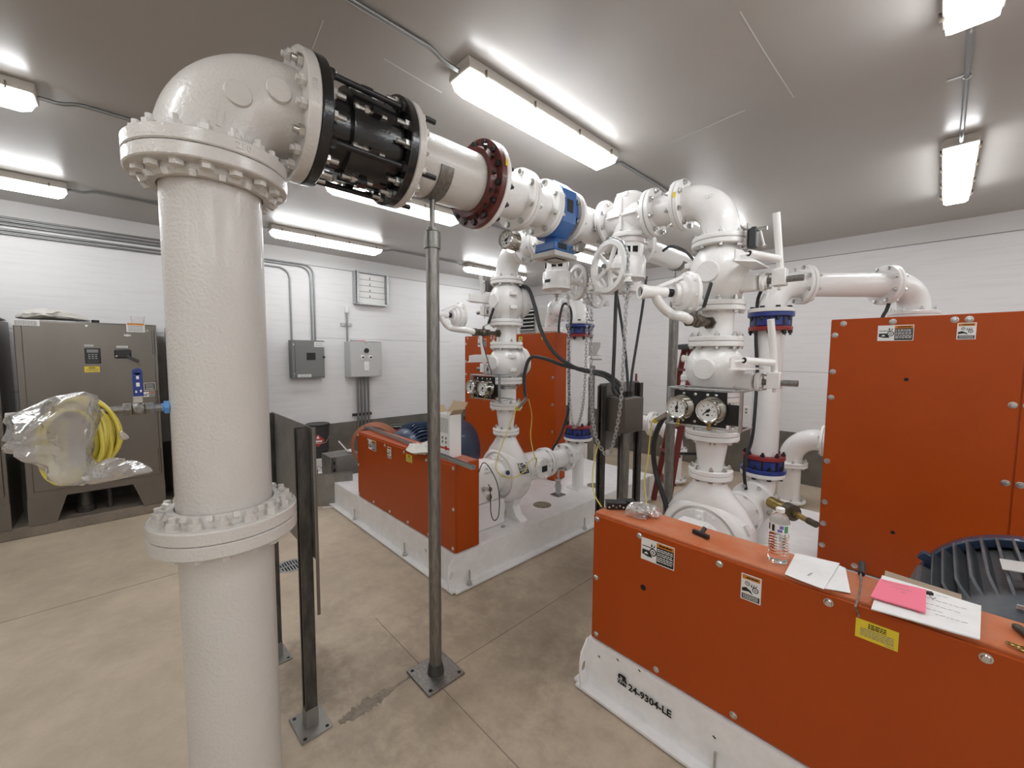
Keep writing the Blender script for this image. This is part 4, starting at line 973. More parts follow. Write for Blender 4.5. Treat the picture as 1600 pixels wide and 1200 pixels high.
    if near:
        text_part(t, '250', .030, 'white_paint', (cx - .03, CY - .0925, VZ - .022), X, Z, 'cast_lettering', .0016)
        part(t, 'label', MB('yellow').box(cz + dv * .20 + V((0, -.139, .02)), (.018, .004, .03)), 'small yellow sticker')
    t = thing('pipe_spool', 'short white spool between elbow and plug valve of the %s set' % w, 'pipe', cz + dv * .3 - Z * .14)
    a_ = cz + dv * .214; b2_ = V((xf, CY, VZ))
    part(t, 'pipe', pipe_mb(a_, b2_, .086)); part(t, 'flange', flange_mb(a_ + dv * .013, dv, .140, .07, .026)); part(t, 'flange', flange_mb(b2_ - dv * .013, dv, .140, .07, .026))
    bolts(t, a_ - dv * .028, dv, .120, 8, .055, .0135); gasket(t, a_ - dv * .001, dv, .140, .003)
    # ---- gauge panel clamped on the spool
    t = thing('gauge_panel', 'black plate with two round pressure gauges on the %s pump column' % w, 'gauge panel', (cx, CY - .2, 1.28)); yy = CY - .275
    xl, xr = cx - .118, cx + .232
    p = MB('black_metal').box((cx + .035, yy, 1.385), (.26, .006, .175)).box((cx + .165, yy + .004, 1.365), (.11, .005, .10)); part(t, 'panel', p)
    fr = MB('galv')
    for z in (1.292, 1.482): fr.tube([(xl, yy - .012, z), (xr, yy - .012, z)], .005, 8); fr.tube([(xr, yy - .012, z), (xr, CY - .12, z)], .005, 8); fr.tube([(xl, yy - .012, z), (xl, CY - .12, z)], .005, 8)
    for x_ in (xl, xr): fr.box((x_, yy - .012, 1.387), (.012, .018, .20))
    fr.box((cx + .05, CY - .12, 1.482), (.36, .02, .006)).box((cx + .05, CY - .12, 1.292), (.36, .02, .006))
    part(t, 'bracket', fr)
    part(t, 'clamp', MB('galv').ring((cx, CY, 1.36), (cx, CY, 1.385), .094, .087, 32).box((cx, CY - .17, 1.372), (.02, .18, .02)))
    for x_ in (-.06, .0, .06, .10):
        for z in (1.455, 1.315): put(t, 'panel_screw', bolt_mesh('small_screw', .0055, 0, 'zinc', 'dome'), (cx + .035 + x_ - .02, yy - .003, z), -Y)
    gauge(t, (cx - .048, yy - .070, 1.386), (0, -1, .03), .052, 80); gauge(t, (cx + .105, yy - .070, 1.384), (0, -1, .03), .054, 218)
    # ---- air valve on its nipple
    az = 1.826; t = thing('ball_valve', 'small steel ball valve with a black lever on the %s upper spool' % w, 'valve', (cx, CY - .2, az))
    f0 = CY - .088
    part(t, 'nipple', MB('bronze_dark').cyl((cx, f0, az), (cx, f0 - .13, az), .017, n=14).hex((cx, f0 - .002, az), -Y, .034, .018))
    part(t, 'body', MB('bronze_dark').hex((cx, f0 - .11, az), -Y, .030, .03).sphere((cx, f0 - .165, az), .034, 16).hex((cx, f0 - .19, az), -Y, .030, .035).hex((cx, f0 - .245, az), -Y, .034, .025).cyl((cx, f0 - .12, az), (cx, f0 - .26, az), .02, n=14))
    part(t, 'lever', MB('steel').cyl((cx, f0 - .165, az + .02), (cx, f0 - .165, az + .05), .010, n=10).bar((cx, f0 - .17, az + .048), (cx + .015, f0 - .12, az + .075), .016, .005)); part(t, 'grip', MB('black_rubber').bar((cx + .012, f0 - .125, az + .07), (cx + .03, f0 - .085, az + .20), .022, .013, X), 'black lever grip', bevel=.004)
    t = thing('air_valve', 'white bell shaped air release valve with a spring on the %s column' % w, 'valve', (cx, CY - .35, az)); bx = cx - .015; bz = az + .155
    o = U(1078, 459, y=CY - .27) if near else U(720, 494, y=CY - .32); AX = V((-.52, -.854, 0)) if near else V((0, -1, 0)); RQ = Quaternion(Z, math.atan2(AX.y, AX.x) + PI / 2); rot_ = lambda v: o + RQ @ (V(v) - o)
    def rp(nm, mb, lab=None):
        mb.v = [rot_(p) for p in mb.v]; return part(t, nm, mb, lab)
    rp('bell', MB('white_paint').lathe([(0, 0), (0, .075), (.006, .108), (.026, .110), (.032, .098), (.05, .088), (.058, .066), (.075, .058), (.080, .048), (.098, .044), (.10, .036), (.10, 0)], o, -Y, 40))
    for p_ in circle(o - Y * .031, Y, .100, 8, .2): put(t, 'cover_bolt', bolt_mesh('bell_bolt', .008, 0, 'white_paint', 'screw'), rot_(p_), AX)
    sp = MB('black_metal'); sp.tube([o + V((.017 * math.cos(a), -.098 - .062 * a / 50, .017 * math.sin(a))) for a in [k * .5 for k in range(101)]], .0042, 6); sp.cyl(o - Y * .09, o - Y * .18, .011, n=10); rp('spring', sp, 'black coil spring')
    e = o - Y * .205
    rp('outlet', MB('white_paint').lathe([(-.075, .018), (-.07, .027), (.03, .030), (.055, .036), (.075, .036), (.075, .024), (.05, .023)], e, -Y, 24)); rp('outlet_opening', MB('void').cyl(e - Y * .05, e - Y * .056, .0235, n=20), 'dark outlet opening')
    rp('yoke', MB('white_paint').prism([o + V((-.02, -.025, .100)), o + V((.02, -.025, .100)), e + V((.014, .02, .034)), e + V((-.014, .02, .034))], (0, 0, -.016)))
    part(t, 'inlet_pipe', MB('white_paint').tube(smooth([rot_(e + V((0, .01, -.012))), rot_(e + V((0, .035, -.055))), rot_(e + V((.004, .10, -.105))), V((cx - .005, f0 - .33, az + .012)), V((cx, f0 - .265, az))], 6), .024, 16))
    part(t, 'cable', MB('grey_hose').tube(smooth([(cx, f0 - .17, az - .02), (cx + sx * .01, f0 - .16, az - .10), (cx + .01, f0 - .10, az - .30), (cx + .02, f0 - .08, az - .42)], 6), .004, 6)) if not near else None

pump_set(-.868, 1, True)
pump_set(-2.572, -1, False)
# ------------------------------------------------------------------ supports
def post_support(x, y, r, ztop, label, plate=.215, rot=.0, saddle=RP):
    t = thing('pipe_support', label, 'pipe support', (x, y, 0))
    part(t, 'base_plate', MB('steel').box((x, y, .006), (plate, plate, .012), Matrix.Rotation(rot, 3, 'Z')), bevel=.002)
    R_ = Matrix.Rotation(rot, 3, 'Z')
    for a in (-1, 1):
        for b in (-1, 1):
            q = R_ @ V((a * plate * .4, b * plate * .4, 0)); part(t, 'plate_hole', MB('void').cyl((x + q.x, y + q.y, .0122), (x + q.x, y + q.y, .0128), .009, n=14))
    part(t, 'weld_collar', MB('dark_steel').lathe([(0, r + .012), (.03, r + .008), (.05, r + .003), (.052, r)], (x, y, .012), Z, 24))
    part(t, 'post', MB('steel').cyl((x, y, .012), (x, y, ztop - .20), r, n=32))
    part(t, 'sleeve', MB('steel').lathe([(0, r), (0, r + .008), (.075, r + .008), (.08, r + .004), (.08, .01)], (x, y, ztop - .235), Z, 28))
    part(t, 'jack_screw', MB('steel').cyl((x, y, ztop - .17), (x, y, ztop - .0), .0125, n=14).hex((x, y, ztop - .155), Z, .024, .016))
    s = MB('steel'); s.lathe([(-.034, saddle + .0015), (-.034, saddle + .007), (.034, saddle + .007), (.034, saddle + .0015), (-.034, saddle + .0015)], (x, y, HZ), Y, 28, *((PI * .52 - .0, PI * 1.52)) )
    return t, s
# saddle orientation: frame(Y) gives u, w; find the arc that hangs below
def saddle(t, x, y, z, r):
    m = MB('steel'); n = 24; A = [PI * 1.08 + PI * .84 * k / n for k in range(n + 1)]; o = []
    for yy, rr in ((-.034, r + .001), (-.034, r + .007), (.034, r + .007), (.034, r + .001)): o.append([V((x + rr * math.cos(a), y + yy, z + rr * math.sin(a))) for a in A])
    base = []; vs = sum(o, []); k = n + 1; fs = []
    for i in range(4):
        j = (i + 1) % 4
        for q in range(n): fs.append((i * k + q, i * k + q + 1, j * k + q + 1, j * k + q))
    fs += [(0, k, 2 * k, 3 * k), (n, 3 * k + n, 2 * k + n, k + n)]
    m.add(vs, fs); part(t, 'saddle', m)
t, _ = post_support(-1.714, 1.102, .031, HZ - RP, 'tall grey steel post on a square floor plate under the header pipe'); saddle(t, HX, 1.102, HZ, RP)
t, _ = post_support(-1.72, 3.70, .042, VZ - .086, 'rear steel post seen between the gauge panel and the junction box', saddle=.086, rot=.1); saddle(t, HX, 3.70, VZ, .086)

# slotted strut frames
def strut(p0, p1, w=.041, open_dir=(0, -1, 0), m='dark_steel'):
    """slotted channel: back, two sides, inturned lips, slots in the back"""
    p0, p1 = V(p0), V(p1); a = (p1 - p0).normalized(); o = V(open_dir); o = (o - a * o.dot(a)).normalized(); s = a.cross(o); h = w / 2; b = MB(m)
    def pl(u0, v0, du, dv, l0=0., l1=None):
        l1 = (p1 - p0).length if l1 is None else l1; c = p0 + s * u0 + o * v0
        vs = [c + a * l + s * (du / 2 * i) + o * (dv / 2 * j) for l in (l0, l1) for i, j in ((-1, -1), (1, -1), (1, 1), (-1, 1))]
        b.add(vs, [(0, 3, 2, 1), (4, 5, 6, 7), (0, 1, 5, 4), (1, 2, 6, 5), (2, 3, 7, 6), (3, 0, 4, 7)])
    t_ = .0028; L = (p1 - p0).length
    pl(-h, 0, t_, w); pl(h, 0, t_, w); pl(-h * .72, h, w * .28, t_); pl(h * .72, h, w * .28, t_)
    pl(-h * .68, -h, w * .32, t_); pl(h * .68, -h, w * .32, t_)
    k = 0
    while .05 * k + .02 < L: pl(0, -h, w * .40, t_, .05 * k, min(L, .05 * k + .021)); k += 1
    return b
def foot(par, x, y, rot, sz=.15):
    R_ = Matrix.Rotation(rot, 3, 'Z'); f = part(par, 'post_base', MB('plate_steel').box((x, y, .004), (sz, sz * .75, .007), R_), bevel=.001)
    part(f, 'socket', MB('plate_steel').box((x, y, .045), (.052, .052, .085), R_), bevel=.002)
    for a in (-1, 1):
        for b in (-1, 1): q = R_ @ V((a * sz * .40, b * sz * .27, 0)); part(f, 'hole', MB('void').cyl((x + q.x, y + q.y, .0077), (x + q.x, y + q.y, .0083), .0075, n=12))
PX0, PX1, PY = -2.405, -1.850, .536
t = thing('panel_stand', 'dark steel strut frame with a bare back plate beside the big riser', 'equipment stand', ((PX0 + PX1) / 2, PY, 0))
for x_ in (PX0, PX1): part(t, 'post', strut((x_, PY, .008), (x_, PY, 1.335), .045, (0, -1, 0) if x_ == PX1 else (0, -1, 0)))
foot(t, PX0, PY, .03); foot(t, PX1, PY, .03, .17)
part(t, 'back_plate', MB('plate_steel').box(((PX0 + PX1) / 2 + .01, PY + .027, 1.055), (PX1 - PX0 + .09, .004, .57)), bevel=.001)
for q in ((-2.14, 1.075), (-2.05, 1.04)): part(t, 'scratch', MB('steel').bar((q[0], PY + .0245, q[1]), (q[0] + .05, PY + .0245, q[1] + .018), .003, .0005, Y).bar((q[0] + .02, PY + .0245, q[1] - .01), (q[0] + .03, PY + .0245, q[1] + .03), .003, .0005, Y))
part(t, 'edge_strip', MB('stainless').box((PX1 + .050, PY + .033, .93), (.005, .012, .82)))
# second stand in the gap between the skids, with junction box
SX, SY0, SY1 = -1.70, 2.505, 3.03
t = thing('panel_stand', 'steel strut frame with a back plate in the gap between the two skids', 'equipment stand', (SX, 2.75, 0))
part(t, 'post', strut((SX + .02, SY0, 0), (SX + .02, SY0, 1.43), .045, (0, -1, 0))); part(t, 'post', strut((SX + .02, 2.80, 0), (SX + .02, 2.80, 1.02), .05, (0, -1, 0))); part(t, 'post', strut((SX + .02, SY1, 0), (SX + .02, SY1, 1.43), .045, (0, -1, 0)))
part(t, 'back_plate', MB('plate_steel').box((SX - .008, (SY0 + SY1) / 2 + .02, 1.19), (.005, SY1 - SY0 + .03, .505)), bevel=.001)
part(t, 'bolt', MB('zinc').hex((SX + .0, SY0 + .03, 1.42), X, .012, .01))
jb = thing('junction_box', 'square steel junction box fixed on the strut frame, cables entering its top', 'junction box', (-1.57, 2.65, 1.10))
part(jb, 'enclosure', MB('stainless').box((-1.59, 2.655, 1.219), (.18, .245, .245)), bevel=.004)
part(jb, 'gland_plate', MB('galv').box((-1.59, 2.655, 1.344), (.14, .20, .006)))
for dy in (-.07, -.03, .03, .07): part(jb, 'cable_gland', MB('black_metal').cyl((-1.58, 2.655 + dy, 1.345), (-1.58, 2.655 + dy, 1.385), .016, n=12))
solo('conduit', MB('steel').tube(smooth([(-1.60, 2.70, 1.096), (-1.60, 2.70, .75), (-1.60, 2.69, .55), (-1.585, 2.62, .38), (-1.56, 2.50, .10), (-1.56, 2.49, .0)], 6), .034, 16), 'fat steel conduit bending down from the junction box to the floor', 'conduit')
# far sheet-metal oddments behind the far riser
t = thing('bracket_stand', 'tan sheet metal bracket on a steel post behind the far riser', 'equipment stand', (-2.36, 4.75, 0))
q = U(928, 545, d=5.75); bx, by = q.x, q.y; R_ = Matrix.Rotation(YAW, 3, 'Z'); fx = R_ @ X; 
part(t, 'post', MB('steel').box((bx - .02 * fx.x, by - .02 * fx.y, .75), (.075, .06, 1.5), R_)); 
part(t, 'gusset', MB('box_tan').prism([q + fx * a + Z * b for a, b in ((-.12, .09), (.09, .09), (.09, .03), (.04, -.08), (.12, -.10), (-.12, -.10))], R_ @ V((0, .05, 0))))
part(t, 'cross_bar', MB('galv').cyl(q - Z * .14 - fx * .05, q - Z * .14 + fx * .11, .018, n=12)); part(t, 'plate', MB('stainless').box((bx - .10 * fx.x, by - .10 * fx.y, 1.29), (.16, .03, .28), R_))
q = U(925, 573, d=5.5); solo('valve_body', MB('white_paint').lathe([(-.14, .0), (-.14, .05), (-.12, .055), (-.11, .035), (-.05, .03), (0, .045), (.05, .03), (.11, .035), (.12, .055), (.14, .05), (.14, 0)], q - X * .09, Z, 24).cyl((q.x - .09, q.y, 0), (q.x - .09, q.y, q.z - .13), .03), 'small white valve body showing right of the far riser', 'valve')
q = U(994, 590, d=5.2); solo('marker', MB('ladder_red').cyl(q - Z * .09, q + Z * .05, .016, .012, 12).cyl(V((q.x, q.y, 0)), q - Z * .08, .010), 'orange handle end sticking up behind the strut frame plate', 'handle')

# floor flanged pipes at the back wall
for x_, y_, s, lab, zf in ((-1.10, 5.35, 1, 'white floor pipe with elbow behind the near riser', .46), (-2.33, 5.13, -1, 'white floor pipe with elbow seen left of the gauge panel', .43)):
    t = thing('floor_pipe', lab, 'pipe', (x_, y_, 0)); ez = zf + .30
    part(t, 'pipe', pipe_mb((x_, y_, 0), (x_, y_, zf), .106)); part(t, 'flange', flange_mb((x_, y_, .05), Z, .165, .1, .028)); part(t, 'flange', flange_mb((x_, y_, zf - .013), Z, .165, .1, .026)); part(t, 'flange', flange_mb((x_, y_, zf + .015), Z, .165, .1, .026))
    part(t, 'bend', MB('white_paint').tube([V((x_, y_, zf + .0))] + elbow_pts((x_, y_, ez), Z, (s, 0, 0), .25, 14) + [V((x_ + s * .29, y_, ez))], .112, 32), angle=60)
    part(t, 'flange', flange_mb((x_ + s * .285, y_, ez), X, .165, .1, .026)); part(t, 'flange', flange_mb((x_ + s * .315, y_, ez), X, .165, .1, .026)); part(t, 'pipe', pipe_mb((x_ + s * .30, y_, ez), (x_ + s * .62, y_, ez), .106))
    for c_, a_ in (((x_, y_, zf - .026), Z), ((x_ + s * .272, y_, ez), X * s)): bolts(t, c_, a_, .142, 8, .056, .014)
    bolts(t, (x_, y_, .036), Z, .142, 8, .028, .014)
# red step ladder
t = thing('step_ladder', 'red step ladder with black top partly hidden behind the near gauge panel', 'ladder', (-1.72, 4.35, 0))
lx, ly = U(1080, 540, d=4.35).x, U(1080, 540, d=4.35).y
ux, uy = R_ @ X, R_ @ Y
for s in (-1, 1):
    part(t, 'rail', MB('ladder_red').bar(V((lx, ly, 1.72)) + uy * s * .12 - ux * .02, V((lx, ly, 0)) + uy * s * .2 - ux * .28, .055, .03, uy)); part(t, 'rear_leg', MB('ladder_red').bar(V((lx, ly, 1.72)) + uy * s * .12 + ux * .03, V((lx, ly, 0)) + uy * s * .2 + ux * .32, .04, .025, uy))
for k in range(5): z_ = .3 + .3 * k; f = 1 - z_ / 1.72; part(t, 'step', MB('ladder_red').box(V((lx, ly, z_)) - ux * (.02 + .26 * f), (.09, .28 + .12 * f, .025), R_))
part(t, 'top_cap', MB('black_metal').box((lx, ly, 1.745), (.17, .30, .06), R_), 'black plastic top', bevel=.012)
part(t, 'spreader', MB('black_metal').bar(V((lx, ly, .55)) - ux * .2 + uy * .16, V((lx, ly, .55)) + ux * .22 + uy * .16, .03, .006, uy))
# wall outlet
t = thing('wall_outlet', 'small white outlet plate low on the back wall', 'outlet', (-1.84, YB, .88)); q = U(1166, 642, y=YB - .004)
part(t, 'plate', MB('white_plastic').box(q, (.075, .007, .115)), bevel=.002); part(t, 'socket', MB('ink_grey').box(q + V((0, -.004, .022)), (.03, .002, .03)).box(q + V((0, -.004, -.022)), (.03, .002, .03)))
# tan louvred unit beyond the far tall guard
t = thing('louvre_box', 'tan metal box with a black louvre above the far tall orange guard', 'ventilation unit', (-4.62, 4.9, 1.9)); o = U(838, 479, d=6.35)
bw, bd, bz0 = .36, .42, 1.55
part(t, 'casing', MB('box_tan').box((o.x - bw / 2, o.y + bd / 2, (o.z + bz0) / 2), (bw, bd, o.z - bz0)), bevel=.004)
part(t, 'louvre_frame', MB('void').box((o.x - bw / 2 - .01, o.y - .002, o.z - .20), (bw - .06, .006, .34)))
for k in range(6): part(t, 'louvre_blade', MB('box_light').box((o.x - bw / 2 - .01, o.y - .016, o.z - .06 - .058 * k), (bw - .07, .034, .012), Matrix.Rotation(.5, 3, 'X')))
part(t, 'leg', MB('box_tan').box((o.x - bw / 2, o.y + bd / 2, bz0 / 2), (bw * .9, bd * .8, bz0)))

# ------------------------------------------------------------------ left wall equipment
def cabinet(y0, y1, lab, full):
    xf, xb_, z0, z1 = -5.50, -6.08, .33, 1.925
    t = thing('control_cabinet', lab, 'electrical cabinet', ((xf + xb_) / 2, (y0 + y1) / 2, .10)); ym = (y0 + y1) / 2
    part(t, 'enclosure', MB('stainless').box(((xf + xb_) / 2, ym, (z0 + z1) / 2), (xf - xb_, y1 - y0, z1 - z0)), bevel=.006)
    part(t, 'door', MB('stainless').box((xf + .008, ym + .01, (z0 + z1) / 2 + .03), (.016, y1 - y0 - .07, z1 - z0 - .08)), bevel=.005)
    for s, yy in ((1, y0), (-1, y1)):
        part(t, 'leg', MB('stainless').prism([(xf + .002, yy + s * .0, .10), (xf + .002, yy + s * .17, .10), (xf + .002, yy + s * .24, .335), (xf + .002, yy, .335)], (-.012, 0, 0)).box((xf - .28, yy + s * .006, .217), (.56, .010, .235)))
    if not full: 
        sticker(t, (xf + .017, y1 - .06, 1.20), Y, Z, .10, .22, 'black'); return t
    F = xf + .017
    def at(px, py): return U(px, py, x=F)
    h = MB('stainless')
    for z in (1.75, 1.15, .55): h.cyl((xf + .012, y1 - .03, z - .12), (xf + .012, y1 - .03, z + .12), .011, n=10)
    part(t, 'hinge', h)
    q = at(145, 556); kp = part(t, 'keypad', MB('black_metal').box(q, (.02, .105, .145)), 'black drive keypad', bevel=.004)
    part(kp, 'screen', MB('ink_grey').box(q + V((.011, 0, .045)), (.003, .075, .03))); 
    for i in range(3):
        for j in range(3): part(kp, 'key', MB('ink_grey').box(q + V((.011, -.022 + .022 * i, .012 - .018 * j)), (.004, .015, .011)))
    part(kp, 'cover', MB('bucket').box(q + V((.011, 0, -.055)), (.003, .075, .028)))
    sticker(t, at(144, 577), Y, Z, .10, .055, 'yellow'); sticker(t, at(139, 540), Y, Z, .06, .016, 'plain')
    q = at(192, 553); dh = part(t, 'disconnect_handle', MB('black_metal').box(q, (.05, .12, .085)), 'black disconnect switch', bevel=.012); part(dh, 'lever', MB('black_metal').bar(q + V((.04, .03, -.02)), q + V((.05, .11, -.075)), .022, .018, X)); part(dh, 'knob_pin', MB('chrome').cyl(q + V((.025, -.045, -.02)), q + V((.03, -.045, -.02)), .008, n=10))
    sticker(t, at(191, 542), Y, Z, .08, .02, 'plain'); sticker(t, at(212, 513), Y, Z, .135, .075, 'tall' if False else 'plain'); sticker(t, at(40, 504), Y, Z, .16, .05, 'plain')
    q = at(212, 507); part(t, 'warning_strip', MB('label_orange').box(q + V((.0030, 0, .002)), (.0012, .12, .018)))
    for px, py in ((135, 509), (230, 517)): q = at(px, py); part(t, 'screw', MB('chrome').cyl(q, q + X * .008, .010, n=10))
    q = at(199, 524); part(t, 'latch', MB('zinc').cyl(q, q + X * .02, .012, n=12).box(q + X * .004, (.006, .05, .014)))
    sticker(t, at(234, 604), Y, Z, .085, .075, 'black'); sticker(t, at(233, 616), Y, Z, .105, .05, 'wide')
    q = at(98, 741); part(t, 'push_button', MB('black_metal').cyl(q, q + X * .025, .028, n=18), 'black round cap')
    for yy, r_ in ((-.15, .055), (.02, .02)): part(t, 'drop_pipe', MB('dark_steel').cyl((xf - .20, ym + .03 + yy, .10), (xf - .20, ym + .03 + yy, .335), r_, n=16).cyl((xf - .20, ym + .03 + yy, .10), (xf - .20, ym + .03 + yy, .16), r_ * 1.25, n=16))
    return t
cabinet(-.665, .265, 'brushed steel control cabinet on legs with a black keypad on its door', True)
cabinet(-1.62, -.76, 'second brushed steel cabinet cut off by the left edge of the photo', False)
ye = U(418, 600, x=-5.5).y
cabinet(.36, ye, 'third steel cabinet almost hidden behind the big riser with only its right edge showing', False)
q = [U(x_, y_, x=-5.75) for x_, y_ in ((25, 494), (40, 486), (75, 484), (110, 488), (138, 500), (136, 505), (80, 505), (30, 503))]
base = min(p.z for p in q); q = [V((p.x, p.y, max(p.z, 1.935))) for p in q]
solo('plastic_sheet', MB('cloth').pillow([p + V((0, 0, .01)) for p in smooth(q, 3, True)], (1, 0, 0), .13, 5, .35), 'crumpled grey plastic sheet lying on top of the control cabinet', 'plastic sheet')
q = U(215, 500, x=-5.72); solo('plastic_cup', MB('clear_plastic').lathe([(0, 0), (0, .045), (.09, .055), (.09, .051), (.004, .041), (.004, 0)], (q.x, q.y, 1.9255), Z, 24), 'clear plastic cup on top right of the control cabinet', 'cup')
q = U(149, 501, x=-5.72); solo('cable_plug', MB('black_metal').cyl((q.x, q.y, 1.927), (q.x, q.y, 1.96), .028, n=14).box((q.x, q.y - .08, 1.932), (.04, .10, .012)), 'small black fitting on top of the control cabinet', 'fitting')
q = U(-20, 497, x=-5.7); solo('hard_hat', MB('black_metal').lathe([(0, .13), (.006, .125), (.02, .1), (.05, .085), (.075, .05), (.085, 0)], (-5.75, -.86, 1.926), Z, 28), 'black dome edge on top of the cabinet at the left edge', 'cap')
# breaker panel and control box with their conduits
t = thing('breaker_panel', 'dark grey breaker panel with a black latch on the left wall', 'electrical panel', (XL, 1.88, 1.3)); X1 = XL + .13
def at(px, py, dx=X1): return U(px, py, x=dx)
a, b2 = at(455, 531), at(508, 590); yc, zc, w_, h_ = (a.y + b2.y) / 2, (a.z + b2.z) / 2, abs(b2.y - a.y), abs(a.z - b2.z)
part(t, 'enclosure', MB('box_grey').box((XL + .065, yc, zc), (.13, w_, h_)), bevel=.004); part(t, 'door', MB('box_grey').box((X1 + .004, yc + .015, zc), (.010, w_ - .05, h_ - .03)), bevel=.003)
q = V((X1 + .010, yc + .03, zc + .04)); part(t, 'breaker_window', MB('ink').box(q, (.006, .115, .10)).box(q + V((.004, 0, -.02)), (.004, .10, .035)), 'black breaker window'); part(t, 'latch', MB('ink').cyl(q + V((-.002, .17, -.01)), q + V((.008, .17, -.01)), .02, n=4))
sticker(t, (X1 + .0105, yc + .14, zc + h_ / 2 - .055), Y, Z, .13, .07, 'plain'); sticker(t, (X1 + .0105, yc - .06, zc - h_ / 2 + .035), Y, Z, .17, .04, 'plain')
for z in (.2, -.2): part(t, 'hinge', MB('zinc').box((X1 + .004, yc - w_ / 2 + .025, zc + z), (.014, .012, .03)))
t = thing('control_box', 'light grey control box with round black knob and switch on the left wall', 'electrical panel', (XL, 2.7, 1.3)); X2 = XL + .2
a, b2 = at(546, 533, X2), at(597, 588, X2); yc2, zc2, w2_, h2_ = (a.y + b2.y) / 2, (a.z + b2.z) / 2, abs(b2.y - a.y), abs(a.z - b2.z)
part(t, 'enclosure', MB('box_light').box((XL + .10, yc2, zc2), (.20, w2_, h2_)), bevel=.004); part(t, 'door', MB('box_light').box((X2 + .004, yc2, zc2), (.010, w2_ - .02, h2_ - .02)), bevel=.003)
q = V((X2 + .009, yc2, zc2)); part(t, 'dial', MB('ink').cyl(q + Z * .13, q + Z * .13 + X * .02, .034, n=20), 'black round dial')
for s in (-1, 1): part(t, 'selector', MB('white_plastic').box(q + V((.001, s * .06, .03)), (.004, .05, .06)).cyl(q + V((0, s * .06, .03)), q + V((.012, s * .06, .03)), .02, n=14)); part(t, 'selector_knob', MB('ink').cyl(q + V((.01, s * .06, .03)), q + V((.028, s * .06, .03)), .013, n=12))
part(t, 'toggle_switch', MB('white_plastic').box(q + V((.001, 0, -.10)), (.005, .075, .13)).box(q + V((.008, 0, -.10)), (.012, .02, .04)), 'white switch plate')
sticker(t, q + Z * .235, Y, Z, .10, .022, 'plain'); sticker(t, q + Z * .185, Y, Z, .05, .016, 'plain')
for z in (.18, -.18): part(t, 'hinge', MB('zinc').box((X2 + .006, yc2 + w2_ / 2 - .03, zc2 + z), (.012, .03, .03)))
t = thing('paper_stack', 'white paper and pens lying on top of the light grey control box', 'paper', (XL + .1, yc2, zc2 + h2_ / 2)); zt = zc2 + h2_ / 2 + .001
part(t, 'sheet', MB('paper').box((XL + .12, yc2 + .10, zt + .012), (.20, .26, .003), Matrix.Rotation(.06, 3, 'X') @ Matrix.Rotation(.05, 3, 'Y'))); part(t, 'pen', MB('hazard_red').cyl((XL + .17, yc2 - .12, zt + .008), (XL + .16, yc2 + .01, zt + .008), .006, n=8)); part(t, 'pouch', MB('ink_grey').box((XL + .14, yc2 - .16, zt + .008), (.08, .08, .014)))
zt = 2.925
def wall_run(ytop, ydrop, zend, label, k): return conduit([(XL + .016, -2.2, ytop), (XL + .016, ydrop, ytop), (XL + .016, ydrop, zend)], .0115, label, rad=.16)
pz = zc + h_ / 2
yA, yB_, yC = U(455, 500, x=XL + .016).y, U(487, 500, x=XL + .016).y, U(492, 500, x=XL + .016).y
wall_run(2.790, yA, pz, 'single thin conduit dropping into the left side of the breaker panel', 0); wall_run(2.840, yB_, pz, 'left one of two conduits dropping into the right of the breaker panel', 1); wall_run(2.872, yC, pz, 'right one of two conduits dropping into the right of the breaker panel', 2)
conduit([(XL + .016, -2.2, 2.905), (XL + .016, .9, 2.905)], .0115, 'topmost straight conduit high on the left wall behind the riser')
conduit([(XL + .016, -2.2, 2.755), (XL + .016, 1.0, 2.755)], .0115, 'lowest straight conduit high on the left wall behind the riser')
yD = U(542, 510, x=XL + .03).y
t = thing('sensor_stub', 'short conduit with a white sensor head rising above the control box', 'sensor', (XL + .03, yD, zc2 + h2_ / 2))
zs = U(542, 478, x=XL + .03).z
part(t, 'conduit', MB('conduit').cyl((XL + .04, yD, zc2 + h2_ / 2), (XL + .04, yD, zs - .06), .013)); part(t, 'head', MB('white_plastic').cyl((XL + .04, yD, zs - .10), (XL + .055, yD, zs + .0), .032, .03, 16), 'white sensor head', bevel=.006)
zb_ = U(542, 507, x=XL + .02).z; part(t, 'strut', MB('galv').box((XL + .012, yD, zb_), (.022, .17, .042)).box((XL + .0235, yD - .05, zb_), (.002, .05, .014)).box((XL + .0235, yD + .05, zb_), (.002, .05, .014)))
for k in range(4):
    yk = U(559 + 5.5 * k, 620, x=XL + .04).y
    solo('conduit', MB('conduit').cyl((XL + .045, yk, .30), (XL + .045, yk, zc2 - h2_ / 2), .016, n=12), '%s of four vertical conduits below the light grey control box' % ('leftmost', 'second from left', 'third from left', 'rightmost')[k], 'conduit', group='conduits below the control box')
yk = U(566, 646, x=XL + .04).y; solo('strut_clip', MB('dark_steel').box((XL + .037, yk, U(566, 647, x=XL + .04).z), (.022, .30, .042)), 'dark strut bar crossing the four conduits at the concrete curb', 'strut')
